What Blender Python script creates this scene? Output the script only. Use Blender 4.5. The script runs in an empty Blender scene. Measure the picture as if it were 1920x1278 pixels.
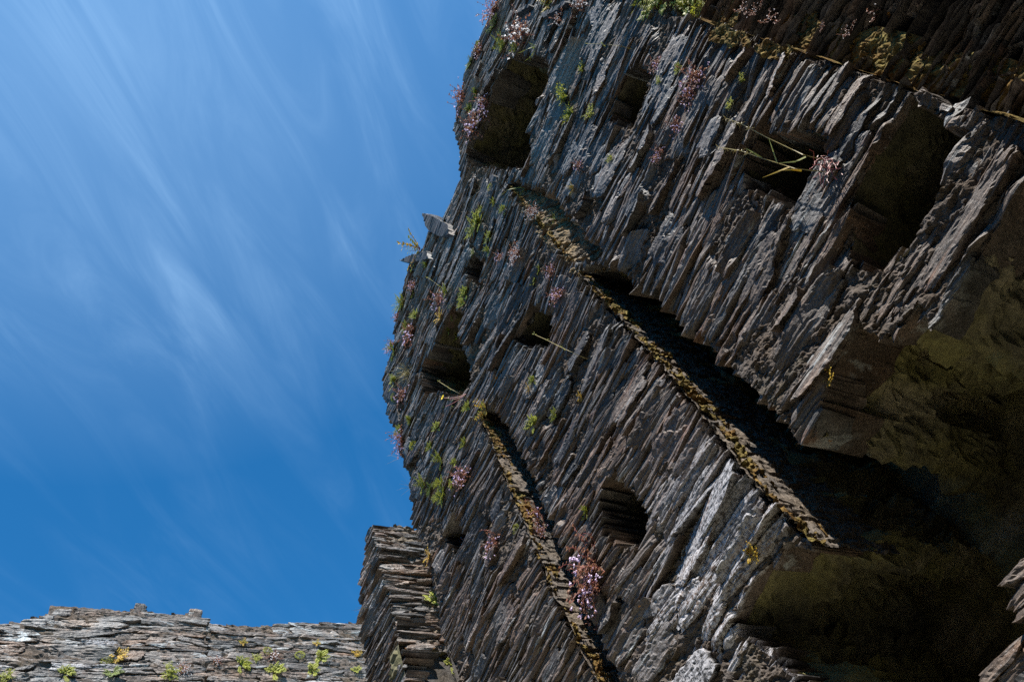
import bpy, math, random
import numpy as np
from mathutils import Vector, Matrix
from mathutils.geometry import tessellate_polygon

# ------------------------------------------------------------------ scene, camera, light
scene = bpy.context.scene
col = scene.collection
EYE = 1.6                       # metres above the courtyard ground
FPX = 1500.0                    # focal length in photo pixels (1920 wide)
# rows: wall direction U (X, away along the wall), wall normal N (Y, out of the wall), up (Z), each in camera axes
R = np.array([[-0.38848306, -0.84780333, -0.36098536],
              [-0.87400993, 0.21493950, 0.43578394],
              [-0.29186907, 0.48479947, -0.82448889]])
cam_d = bpy.data.cameras.new("camera")
cam = bpy.data.objects.new("camera", cam_d)
col.objects.link(cam)
cam_d.sensor_width = 36.0
cam_d.lens = FPX / 1920.0 * 36.0
cam_d.clip_start = 0.05
cam_d.clip_end = 5000.0
m4 = Matrix([list(R[0]) + [0], list(R[1]) + [0], list(R[2]) + [EYE], [0, 0, 0, 1]])
cam.matrix_world = m4
scene.camera = cam

SUN_EL, SUN_AL = 50.0, 29.0     # elevation; angle between the sun's heading and the wall face
el, al = math.radians(SUN_EL), math.radians(SUN_AL)
to_sun = Vector((-math.cos(al) * math.cos(el), math.sin(al) * math.cos(el), math.sin(el)))
sun_d = bpy.data.lights.new("sun", 'SUN')
sun_d.energy = 5.0
sun_d.angle = math.radians(0.5)
sun_d.color = (1.0, 0.95, 0.87)
sun = bpy.data.objects.new("sun", sun_d)
col.objects.link(sun)
sun.rotation_euler = to_sun.to_track_quat('Z', 'Y').to_euler()
sun.location = (0, 0, 30)

world = bpy.data.worlds.new("World")
scene.world = world
world.use_nodes = True
wn, wl = world.node_tree.nodes, world.node_tree.links
wn.clear()


def N(t, nodes, **kw):
    n = nodes.new(t)
    for k, v in kw.items():
        setattr(n, k, v)
    return n


sky = N('ShaderNodeTexSky', wn, sky_type='NISHITA')
sky.sun_disc = False
sky.sun_elevation = el
sky.sun_rotation = math.atan2(to_sun.x, to_sun.y)
sky.altitude = 300
sky.air_density = 1.0
sky.dust_density = 0.3
sky.ozone_density = 3.0
wtc = N('ShaderNodeTexCoord', wn)
wsep = N('ShaderNodeSeparateXYZ', wn)
wl.new(wtc.outputs['Generated'], wsep.inputs[0])


def M(nodes, links, op, a, b=None, c=None, clamp=False):
    n = nodes.new('ShaderNodeMath')
    n.operation = op
    n.use_clamp = clamp
    for i, v in enumerate((a, b, c)):
        if v is None:
            continue
        if isinstance(v, (int, float)):
            n.inputs[i].default_value = v
        else:
            links.new(v, n.inputs[i])
    return n.outputs[0]


# cirrus: a flat layer high above, so streaks follow the sky's own perspective
zc = M(wn, wl, 'MAXIMUM', wsep.outputs[2], 0.05)
px_ = M(wn, wl, 'DIVIDE', wsep.outputs[0], zc)
py_ = M(wn, wl, 'DIVIDE', wsep.outputs[1], zc)
wcomb = N('ShaderNodeCombineXYZ', wn)
wl.new(px_, wcomb.inputs[0])
wl.new(py_, wcomb.inputs[1])
wmap = N('ShaderNodeMapping', wn, vector_type='TEXTURE')
wmap.inputs['Rotation'].default_value = (0, 0, math.radians(-42))
wmap.inputs['Scale'].default_value = (0.36, 0.085, 1)
wl.new(wcomb.outputs[0], wmap.inputs[0])
wno = N('ShaderNodeTexNoise', wn)
wno.inputs['Scale'].default_value = 1.0
wno.inputs['Detail'].default_value = 10
wno.inputs['Roughness'].default_value = 0.58
wno.inputs['Distortion'].default_value = 0.9
wl.new(wmap.outputs[0], wno.inputs['Vector'])
wno2 = N('ShaderNodeTexNoise', wn)
wno2.inputs['Scale'].default_value = 3.2
wno2.inputs['Detail'].default_value = 5
wl.new(wcomb.outputs[0], wno2.inputs['Vector'])
wdis = N('ShaderNodeVectorMath', wn, operation='DISTANCE')
wl.new(wcomb.outputs[0], wdis.inputs[0])
wdis.inputs[1].default_value = (0.20, 0.10, 0)
veil = M(wn, wl, 'MULTIPLY', M(wn, wl, 'SUBTRACT', 0.62, wdis.outputs['Value']), 1.25, clamp=True)
c1 = M(wn, wl, 'POWER', M(wn, wl, 'MULTIPLY', M(wn, wl, 'SUBTRACT', wno.outputs[0], 0.36), 2.4, clamp=True), 1.8)
c2 = M(wn, wl, 'MULTIPLY', M(wn, wl, 'SUBTRACT', wno2.outputs[0], 0.30), 2.0, clamp=True)
cl = M(wn, wl, 'MULTIPLY', c1, M(wn, wl, 'ADD', M(wn, wl, 'MULTIPLY', c2, 0.09), M(wn, wl, 'MULTIPLY', veil, 0.28)))
cl = M(wn, wl, 'ADD', cl, M(wn, wl, 'MULTIPLY', veil, 0.21))
tint = N('ShaderNodeMix', wn, data_type='RGBA', blend_type='MULTIPLY')
tint.inputs[0].default_value = 1.0
wl.new(sky.outputs[0], tint.inputs[6])
tint.inputs[7].default_value = (0.22, 1.02, 1.42, 1)
wmix = N('ShaderNodeMix', wn, data_type='RGBA')
wl.new(cl, wmix.inputs[0])
wl.new(tint.outputs[2], wmix.inputs[6])
wmix.inputs[7].default_value = (6.0, 9.0, 12.0, 1)
bg = N('ShaderNodeBackground', wn)
bg.inputs[1].default_value = 0.07
wl.new(wmix.outputs[2], bg.inputs[0])
wo = N('ShaderNodeOutputWorld', wn)
wl.new(bg.outputs[0], wo.inputs[0])

scene.view_settings.view_transform = 'Standard'
scene.view_settings.look = 'None'
scene.view_settings.gamma = 1.0
scene.view_settings.exposure = 1.12
scene.render.engine = 'CYCLES'
scene.cycles.max_bounces = 7
scene.cycles.diffuse_bounces = 6
scene.cycles.use_denoising = False
scene.cycles.use_adaptive_sampling = False

# ------------------------------------------------------------------ pixel -> place helpers
def ray(x, y):
    d = np.array([x - 960.0, -(y - 639.0), -FPX])
    d /= np.linalg.norm(d)
    return R @ d


def on_face(x, y, n=-3.0):
    """photo pixel -> (u, height above the eye) on the upright plane Y = n"""
    v = ray(x, y)
    t = n / v[1]
    return (v[0] * t, v[2] * t)


def on_end(x, y, u):
    """photo pixel -> (Y, height above the eye) on the upright plane X = u"""
    v = ray(x, y)
    t = u / v[0]
    return (v[1] * t, v[2] * t)


# ------------------------------------------------------------------ numpy noise
def h3(i, j, k, s=0):
    i = i.astype(np.int64); j = j.astype(np.int64); k = k.astype(np.int64)
    h = (i * 374761393 + j * 668265263 + k * 2147483647 + s * 1274126177) & 0xFFFFFFFF
    h = ((h ^ (h >> 13)) * 1274126177) & 0xFFFFFFFF
    h = ((h ^ (h >> 15)) * 2246822519) & 0xFFFFFFFF
    h = h ^ (h >> 16)
    return (h & 0xFFFFFF) / float(0xFFFFFF)


def vnoise(x, y, z, s=0):
    x, y, z = np.broadcast_arrays(x, y, z)
    xi, yi, zi = np.floor(x), np.floor(y), np.floor(z)
    fx, fy, fz = x - xi, y - yi, z - zi
    fx = fx * fx * (3 - 2 * fx); fy = fy * fy * (3 - 2 * fy); fz = fz * fz * (3 - 2 * fz)
    r = 0
    for a in (0, 1):
        wa = fx if a else 1 - fx
        for b in (0, 1):
            wb = fy if b else 1 - fy
            for c in (0, 1):
                wc = fz if c else 1 - fz
                r = r + wa * wb * wc * h3(xi + a, yi + b, zi + c, s)
    return r * 2 - 1


def fbm(x, y, z, s=0, o=4):
    r, a, f, t = 0, 1.0, 1.0, 0.0
    for i in range(o):
        r = r + a * vnoise(x * f, y * f, z * f, s + i * 17)
        t += a; a *= 0.5; f *= 2.03
    return r / t


def cells(x, y, z, s=0):
    """random value of the nearest cell and its own tilt: broken-slab relief"""
    xi, yi, zi = np.floor(x), np.floor(y), np.floor(z)
    best = np.full(x.shape, 9e9); val = np.zeros(x.shape)
    for a in (-1, 0, 1):
        for b in (-1, 0, 1):
            for c in (-1, 0, 1):
                i, j, k = xi + a, yi + b, zi + c
                px, py, pz = i + h3(i, j, k, s), j + h3(i, j, k, s + 1), k + h3(i, j, k, s + 2)
                d = (px - x) ** 2 + (py - y) ** 2 + (pz - z) ** 2
                t = ((x - px) * (h3(i, j, k, s + 4) - .5) + (y - py) * (h3(i, j, k, s + 5) - .5) + (z - pz) * (h3(i, j, k, s + 6) - .5))
                v = h3(i, j, k, s + 3) * 2 - 1 + t * 1.6
                w = d < best
                best = np.where(w, d, best); val = np.where(w, v, val)
    return val


# ------------------------------------------------------------------ mesh helpers
def link(name, me, mat=None, parent=None):
    o = bpy.data.objects.new(name, me)
    col.objects.link(o)
    if mat:
        me.materials.append(mat)
    if parent:
        o.parent = parent
    return o


def np_mesh(name, V, F, tint=None, smooth=False):
    """V (n,3); F list of index arrays (m,4) or (m,3)"""
    me = bpy.data.meshes.new(name)
    V = np.ascontiguousarray(V, dtype=np.float32)
    me.vertices.add(len(V))
    me.vertices.foreach_set('co', V.ravel())
    F = [f for f in F if len(f)]
    li = np.concatenate([np.asarray(f, dtype=np.int32).ravel() for f in F])
    sizes = np.concatenate([np.full(len(f), np.asarray(f).shape[1], dtype=np.int32) for f in F])
    starts = np.concatenate([[0], np.cumsum(sizes)[:-1]]).astype(np.int32)
    me.loops.add(len(li))
    me.loops.foreach_set('vertex_index', li)
    me.polygons.add(len(sizes))
    me.polygons.foreach_set('loop_start', starts)
    if tint is not None:
        at = me.attributes.new('tint', 'FLOAT_COLOR', 'POINT')
        t = np.ones((len(V), 4), dtype=np.float32)
        t[:, :3] = tint
        at.data.foreach_set('color', t.ravel())
    me.update(calc_edges=True)
    me.polygons.foreach_set('use_smooth', np.full(len(sizes), smooth, dtype=bool))
    return me


def thing(name, label, cat, loc=(0, 0, 0), group=None):
    o = bpy.data.objects.new(name, None)
    col.objects.link(o)
    o.empty_display_size = 0.1
    o.location = loc
    tag(o, label, cat, group, 'thing')
    return o


def tag(o, label=None, cat=None, group=None, kind=None):
    if label: o['label'] = label
    if cat: o['category'] = cat
    if group: o['group'] = group
    if kind: o['kind'] = kind
    return o


class Frame:
    """a wall face: s runs along the courses, h up (from the eye level), d out of the face"""
    def __init__(self, origin, es, en):
        self.o = np.array(origin, float); self.es = np.array(es, float); self.en = np.array(en, float)

    def w(self, s, h, d):
        P = self.o + s[..., None] * self.es + d[..., None] * self.en
        P = P.copy(); P[..., 2] += h
        return P


# ------------------------------------------------------------------ materials
def mat_base(name):
    m = bpy.data.materials.new(name)
    m.use_nodes = True
    nt = m.node_tree
    b = nt.nodes['Principled BSDF']
    return m, nt, nt.nodes, nt.links, b


def noise(n, l, vec, scale, detail=4, rough=0.55, dist=0.0):
    t = n.new('ShaderNodeTexNoise')
    t.inputs['Scale'].default_value = scale
    t.inputs['Detail'].default_value = detail
    t.inputs['Roughness'].default_value = rough
    t.inputs['Distortion'].default_value = dist
    l.new(vec, t.inputs['Vector'])
    return t.outputs[0]


def ramp(n, l, fac, stops):
    r = n.new('ShaderNodeValToRGB')
    e = r.color_ramp.elements
    while len(e) < len(stops):
        e.new(0.5)
    for x, (p, c) in zip(e, stops):
        x.position = p
        x.color = tuple(c) + (1,) if len(c) == 3 else c
    l.new(fac, r.inputs[0])
    return r.outputs[0]


def mixc(n, l, fac, a, b, mode='MIX'):
    x = n.new('ShaderNodeMix')
    x.data_type = 'RGBA'
    x.blend_type = mode
    if isinstance(fac, (int, float)):
        x.inputs[0].default_value = fac
    else:
        l.new(fac, x.inputs[0])
    for i, v in ((6, a), (7, b)):
        if isinstance(v, tuple):
            x.inputs[i].default_value = v + (1,) if len(v) == 3 else v
        else:
            l.new(v, x.inputs[i])
    return x.outputs[2]


def stretched(n, l, vec, sc):
    m = n.new('ShaderNodeMapping')
    m.inputs['Scale'].default_value = sc
    l.new(vec, m.inputs[0])
    return m.outputs[0]


def slate_mat(name, along=(1, 1, 1), bright=.45, pale=0.95, rust=0.5, warm=0.0):
    """weathered slate; 'along' is the streak stretch of the bedding"""
    m, nt, n, l, b = mat_base(name)
    tc = n.new('ShaderNodeTexCoord').outputs['Object']
    at = n.new('ShaderNodeAttribute'); at.attribute_name = 'tint'
    sep = n.new('ShaderNodeSeparateColor'); l.new(at.outputs['Color'], sep.inputs[0])
    st = stretched(n, l, tc, along)
    streak = noise(n, l, st, 3.2, 6, 0.65, 0.4)
    fine = noise(n, l, tc, 62, 6, 0.78)
    blot = noise(n, l, tc, 4.5, 5, 0.6, 0.5)
    k = bright
    base = ramp(n, l, sep.outputs[0], [(0.0, (.060*k, .058*k, .058*k)), (0.3, (.150*k, .146*k, .145*k)),
                                      (0.55, (.215*k, .212*k, .210*k)), (0.72, (.19*k, .14*k, .105*k)), (1.0, (.33*k, .326*k, .322*k))])
    var = ramp(n, l, streak, [(0.28, (.30, .29, .28)), (0.5, (1, 1, 1)), (0.70, (2.3, 2.28, 2.28))])  # streak tone, its contrast raised to paint highlights into the slate
    c = mixc(n, l, 1.0, base, var, 'MULTIPLY')
    gr = ramp(n, l, fine, [(0.3, (.38, .36, .34)), (0.52, (1.0, 1.0, 1.0)), (0.72, (2.1, 2.1, 2.12))])
    c = mixc(n, l, 0.85, c, gr, 'MULTIPLY')
    br = noise(n, l, tc, 2.3, 4, 0.6, 0.3)
    brm = ramp(n, l, br, [(0.42, (0, 0, 0)), (0.62, (1, 1, 1))])
    c = mixc(n, l, M(n, l, 'MULTIPLY', brm, 0.55 + warm), c, mixc(n, l, 1.0, c, (1.0, .74, .56), 'MULTIPLY'))
    # rust stains
    ru = noise(n, l, stretched(n, l, tc, (along[0] * 1.0, along[1], along[2] * .35)), 2.1, 5, 0.62, 0.6)
    rum = ramp(n, l, ru, [(0.60, (0, 0, 0)), (0.70, (1, 1, 1))])
    c = mixc(n, l, M(n, l, 'MULTIPLY', rum, rust), c, (.21, .105, .06))
    # pale bluish lichen film doubling as painted highlights, streaky, stronger where tint green says
    pm = ramp(n, l, noise(n, l, st, 2.0, 7, 0.7, 0.8), [(0.56, (0, 0, 0)), (0.66, (1, 1, 1))])
    pm = M(n, l, 'MULTIPLY', pm, M(n, l, 'MULTIPLY', sep.outputs[1], pale))
    c = mixc(n, l, pm, c, (.40, .43, .44))
    spk = ramp(n, l, noise(n, l, tc, 85, 3, .6), [(.66, (0, 0, 0)), (.71, (1, 1, 1))])  # pale lichen and quartz specks, also painted in as glints
    c = mixc(n, l, M(n, l, 'MULTIPLY', spk, .55), c, (.42, .42, .44))
    # crusty white lichen where tint blue says
    cr = ramp(n, l, noise(n, l, tc, 40, 6, 0.75), [(0.43, (0, 0, 0)), (0.53, (1, 1, 1))])
    c = mixc(n, l, M(n, l, 'MULTIPLY', cr, sep.outputs[2]), c, (.46, .45, .47))
    # orange lichen dots
    vor = n.new('ShaderNodeTexVoronoi'); vor.inputs['Scale'].default_value = 4.2
    l.new(stretched(n, l, tc, (1, 1, 1.6)), vor.inputs['Vector'])
    dot = M(n, l, 'LESS_THAN', M(n, l, 'ADD', vor.outputs['Distance'], M(n, l, 'MULTIPLY', M(n, l, 'SUBTRACT', fine, .5), .25)), 0.055)
    vs = n.new('ShaderNodeSeparateColor'); l.new(vor.outputs['Color'], vs.inputs[0])
    dot = M(n, l, 'MULTIPLY', dot, M(n, l, 'LESS_THAN', vs.outputs[0], 0.28))
    c = mixc(n, l, dot, c, (.42, .19, .035))
    l.new(c, b.inputs['Base Color'])
    rg = M(n, l, 'ADD', M(n, l, 'MULTIPLY', fine, 0.5), 0.28)
    l.new(rg, b.inputs['Roughness'])
    b.inputs['Specular IOR Level'].default_value = 0.5
    bu = n.new('ShaderNodeBump'); bu.inputs['Strength'].default_value = 0.9; bu.inputs['Distance'].default_value = 0.012
    l.new(streak, bu.inputs['Height'])
    bu2 = n.new('ShaderNodeBump'); bu2.inputs['Strength'].default_value = 0.8; bu2.inputs['Distance'].default_value = 0.006
    l.new(fine, bu2.inputs['Height']); l.new(bu.outputs[0], bu2.inputs['Normal'])
    l.new(bu2.outputs[0], b.inputs['Normal'])
    return m


def mortar_mat(name, tone=(.100, .076, .058), moss=0.25):
    m, nt, n, l, b = mat_base(name)
    tc = n.new('ShaderNodeTexCoord').outputs['Object']
    g = noise(n, l, tc, 40, 6, 0.75)
    g2 = noise(n, l, tc, 5, 5, 0.6)
    c = ramp(n, l, g, [(0.3, tuple(v * .25 for v in tone)), (0.5, tone), (0.72, tuple(v * 2.1 for v in tone))])
    c = mixc(n, l, M(n, l, 'MULTIPLY', ramp(n, l, g2, [(.4, (0, 0, 0)), (.65, (1, 1, 1))]), .6), c, (.12, .115, .115))
    gm = ramp(n, l, noise(n, l, tc, 3.1, 5, .65), [(.55, (0, 0, 0)), (.68, (1, 1, 1))])
    c = mixc(n, l, M(n, l, 'MULTIPLY', gm, moss), c, (.10, .085, .025))
    l.new(c, b.inputs['Base Color'])
    b.inputs['Roughness'].default_value = 0.95
    b.inputs['Specular IOR Level'].default_value = 0.2
    bu = n.new('ShaderNodeBump'); bu.inputs['Strength'].default_value = 1.0; bu.inputs['Distance'].default_value = 0.02
    l.new(g, bu.inputs['Height']); l.new(bu.outputs[0], b.inputs['Normal'])
    return m


def void_mat(name, k=1.0):
    """rubble inside holes: brown-green film on broken slabs; lower k paints in shade"""
    m, nt, n, l, b = mat_base(name)
    tc = n.new('ShaderNodeTexCoord').outputs['Object']
    at = n.new('ShaderNodeAttribute'); at.attribute_name = 'tint'
    sep = n.new('ShaderNodeSeparateColor'); l.new(at.outputs['Color'], sep.inputs[0])
    g = noise(n, l, tc, 18, 7, 0.7)
    g2 = noise(n, l, tc, 2.2, 5, 0.6, .5)
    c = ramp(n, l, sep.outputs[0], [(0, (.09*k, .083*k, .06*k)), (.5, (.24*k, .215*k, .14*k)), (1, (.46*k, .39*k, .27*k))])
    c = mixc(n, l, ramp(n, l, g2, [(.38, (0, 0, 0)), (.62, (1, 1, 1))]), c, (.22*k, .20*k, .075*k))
    c = mixc(n, l, 1.0, c, ramp(n, l, g, [(.28, (.35, .34, .33)), (.55, (1, 1, 1)), (.75, (1.4, 1.4, 1.4))]), 'MULTIPLY')
    l.new(c, b.inputs['Base Color'])
    b.inputs['Roughness'].default_value = 0.9
    bu = n.new('ShaderNodeBump'); bu.inputs['Strength'].default_value = 0.8; bu.inputs['Distance'].default_value = 0.015
    l.new(g, bu.inputs['Height']); l.new(bu.outputs[0], b.inputs['Normal'])
    return m


def moss_mat(name, a=(.045, .03, .012), bcol=(.15, .115, .042), ccol=(.32, .27, .09)):
    m, nt, n, l, b = mat_base(name)
    tc = n.new('ShaderNodeTexCoord').outputs['Object']
    g = noise(n, l, tc, 24, 6, 0.75)
    g2 = noise(n, l, tc, 7, 4, 0.6)
    c = ramp(n, l, g, [(.3, a), (.52, bcol), (.72, ccol)])
    c = mixc(n, l, ramp(n, l, g2, [(.42, (0, 0, 0)), (.62, (1, 1, 1))]), c, mixc(n, l, 1., c, (1.1, .82, .8), 'MULTIPLY'))
    l.new(c, b.inputs['Base Color'])
    b.inputs['Roughness'].default_value = 1.0
    b.inputs['Specular IOR Level'].default_value = 0.1
    bu = n.new('ShaderNodeBump'); bu.inputs['Strength'].default_value = 1.0; bu.inputs['Distance'].default_value = 0.02
    l.new(g, bu.inputs['Height']); l.new(bu.outputs[0], b.inputs['Normal'])
    return m


def leaf_mat(name, c1, c2, trans=0.35, scale=30):
    m, nt, n, l, b = mat_base(name)
    tc = n.new('ShaderNodeTexCoord').outputs['Object']
    g = noise(n, l, tc, scale, 3)
    c = ramp(n, l, g, [(.35, c1), (.62, c2)])
    l.new(c, b.inputs['Base Color'])
    b.inputs['Roughness'].default_value = 0.5
    tr = n.new('ShaderNodeBsdfTranslucent'); l.new(c, tr.inputs[0])
    mx = n.new('ShaderNodeMixShader'); mx.inputs[0].default_value = trans
    l.new(b.outputs[0], mx.inputs[1]); l.new(tr.outputs[0], mx.inputs[2])
    l.new(mx.outputs[0], n['Material Output'].inputs[0])
    return m


MAT = {
    'slate': slate_mat('slate', (1, 1, 20)),
    'slate_slab': slate_mat('slate_slab', (1, 1, 20), bright=.22, pale=.2),
    'slate_tower': slate_mat('slate_tower', (1, 1, 8), bright=.62, pale=.4, rust=.3, warm=.3),
    'slate_far': slate_mat('slate_far', (1, 1, 4), bright=.50, pale=1.5, rust=.35, warm=.3),
    'mortar': mortar_mat('mortar'),
    'mortar_pale': mortar_mat('mortar_pale', (.15, .12, .092), .15),
    'mortar_dark': mortar_mat('mortar_dark', (.06, .05, .04), .4),
    'void': void_mat('void_rubble'),
    'hole': void_mat('hole_rubble_shade', .5),  # darker copy of the opening's rubble, hole shade put into the colour
    'moss': moss_mat('moss'),
    'earth': mortar_mat('mossy_earth', (.24, .175, .10), .5),
    'fern': leaf_mat('fern_leaf', (.20, .24, .025), (.42, .42, .05), .45),
    'fern_dark': leaf_mat('fern_leaf_dark', (.08, .12, .02), (.18, .22, .03)),
    'gold': leaf_mat('golden_leaf', (.42, .22, .015), (.55, .40, .04)),
    'red_stem': leaf_mat('red_stem', (.24, .05, .07), (.32, .12, .10), .3),
    'red_leaf': leaf_mat('toadflax_leaf', (.21, .045, .065), (.30, .18, .07), .4, 60),
    'lilac': leaf_mat('lilac_petal', (.62, .42, .72), (.85, .76, .88), .3, 80),
    'white': leaf_mat('white_petal', (.80, .74, .76), (.88, .86, .86), .3, 80),
    'yellow': leaf_mat('yellow_petal', (.75, .52, .01), (.85, .68, .03), .2),
    'straw': leaf_mat('straw_blade', (.26, .20, .07), (.38, .32, .13), .25),
    'blade': leaf_mat('grass_blade', (.16, .20, .03), (.36, .36, .07), .3),
}

# ------------------------------------------------------------------ masonry
def crossings(loops, h):
    """course at height h -> sorted (a, b) runs of masonry (even-odd rule over the outlines)"""
    xs = []
    for L in loops:
        P = np.asarray(L); Q = np.roll(P, -1, axis=0)
        k = (P[:, 1] <= h) != (Q[:, 1] <= h)
        xs += list(P[k, 0] + (h - P[k, 1]) / (Q[k, 1] - P[k, 1]) * (Q[k, 0] - P[k, 0]))
    xs.sort()
    return [(xs[i], xs[i + 1]) for i in range(0, len(xs) - 1, 2)]


def inside(loops, s, h):
    r = np.zeros(s.shape, bool)
    for L in loops:
        P = np.asarray(L); Q = np.roll(P, -1, axis=0)
        for (x0, y0), (x1, y1) in zip(P, Q):
            if y0 == y1:
                continue
            k = (y0 <= h) != (y1 <= h)
            x = x0 + (h - y0) / (y1 - y0) * (x1 - x0)
            r ^= k & (s < x)
    return r


def lay_courses(loops, h0, h1, smin, smax, rng, thick, lenf, jit=0.02, bayjit=0.0, size=None, skip=0.05, wob=None):
    """rows of flat stones; returns one row per stone: s0 s1 h0 h1 open_left open_right"""
    out = []
    h = h0
    while h < h1:
        k = size(h) if size else 1.0
        Hrow = thick * k * math.exp(rng.normal(0, 0.42))
        Hrow = min(max(Hrow, thick * .4), thick * 3.2 * k)
        nl = 1
        if Hrow > thick * 1.3 and rng.random() < .35:
            nl = int(rng.integers(2, 4))
        for q in range(nl):
            a_h, b_h = h + Hrow * q / nl, h + Hrow * (q + 1) / nl
            hm = (a_h + b_h) / 2
            for (a, b) in crossings(loops, hm):
                if b < smin or a > smax:
                    continue
                la, lb = a >= smin - .3, b <= smax + .3
                a2 = a + float(np.clip(rng.normal(0, jit), -.03, .03)) if a > smin else smin + rng.uniform(-bayjit, bayjit)
                b2 = b + float(np.clip(rng.normal(0, jit), -.03, .03)) if b < smax else smax + rng.uniform(-bayjit, bayjit)
                s = a2
                first = True
                while s < b2 - .015:
                    T = b_h - a_h
                    Ln = (T * .9 + .05) * lenf * math.exp(rng.normal(0, 0.5))
                    Ln = min(max(Ln, .07), 1.0)
                    e = s + Ln
                    if b2 - e < .10:
                        e = b2
                    if rng.random() > skip or first:
                        out.append((s, e, a_h, b_h, first and a > smin, e >= b2 - 1e-6 and b < smax))
                    s = e + abs(rng.normal(0, .006))
                    first = False
        h += Hrow
    return np.array([[float(x) for x in r] for r in out])


def lay_big(loops, n, smin, smax, h0, h1, rng, Ls, Ts, margin=.03):
    """larger faced blocks standing slightly proud of the small work"""
    out = []
    for _ in range(n * 12):
        if len(out) >= n:
            break
        L, T = rng.uniform(*Ls), rng.uniform(*Ts)
        s, h = rng.uniform(smin, smax - L), rng.uniform(h0, h1)
        q = np.array([[s - margin, h], [s + L + margin, h], [s - margin, h + T], [s + L + margin, h + T], [s + L / 2, h], [s + L / 2, h + T]])
        if not inside(loops, q[:, 0], q[:, 1]).all():
            continue
        if any(s < o[1] and s + L > o[0] and h < o[3] and h + T > o[2] for o in out):
            continue
        out.append((s, s + L, h, h + T, 0, 0))
    return np.array([[float(x) for x in r] for r in out])


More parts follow.
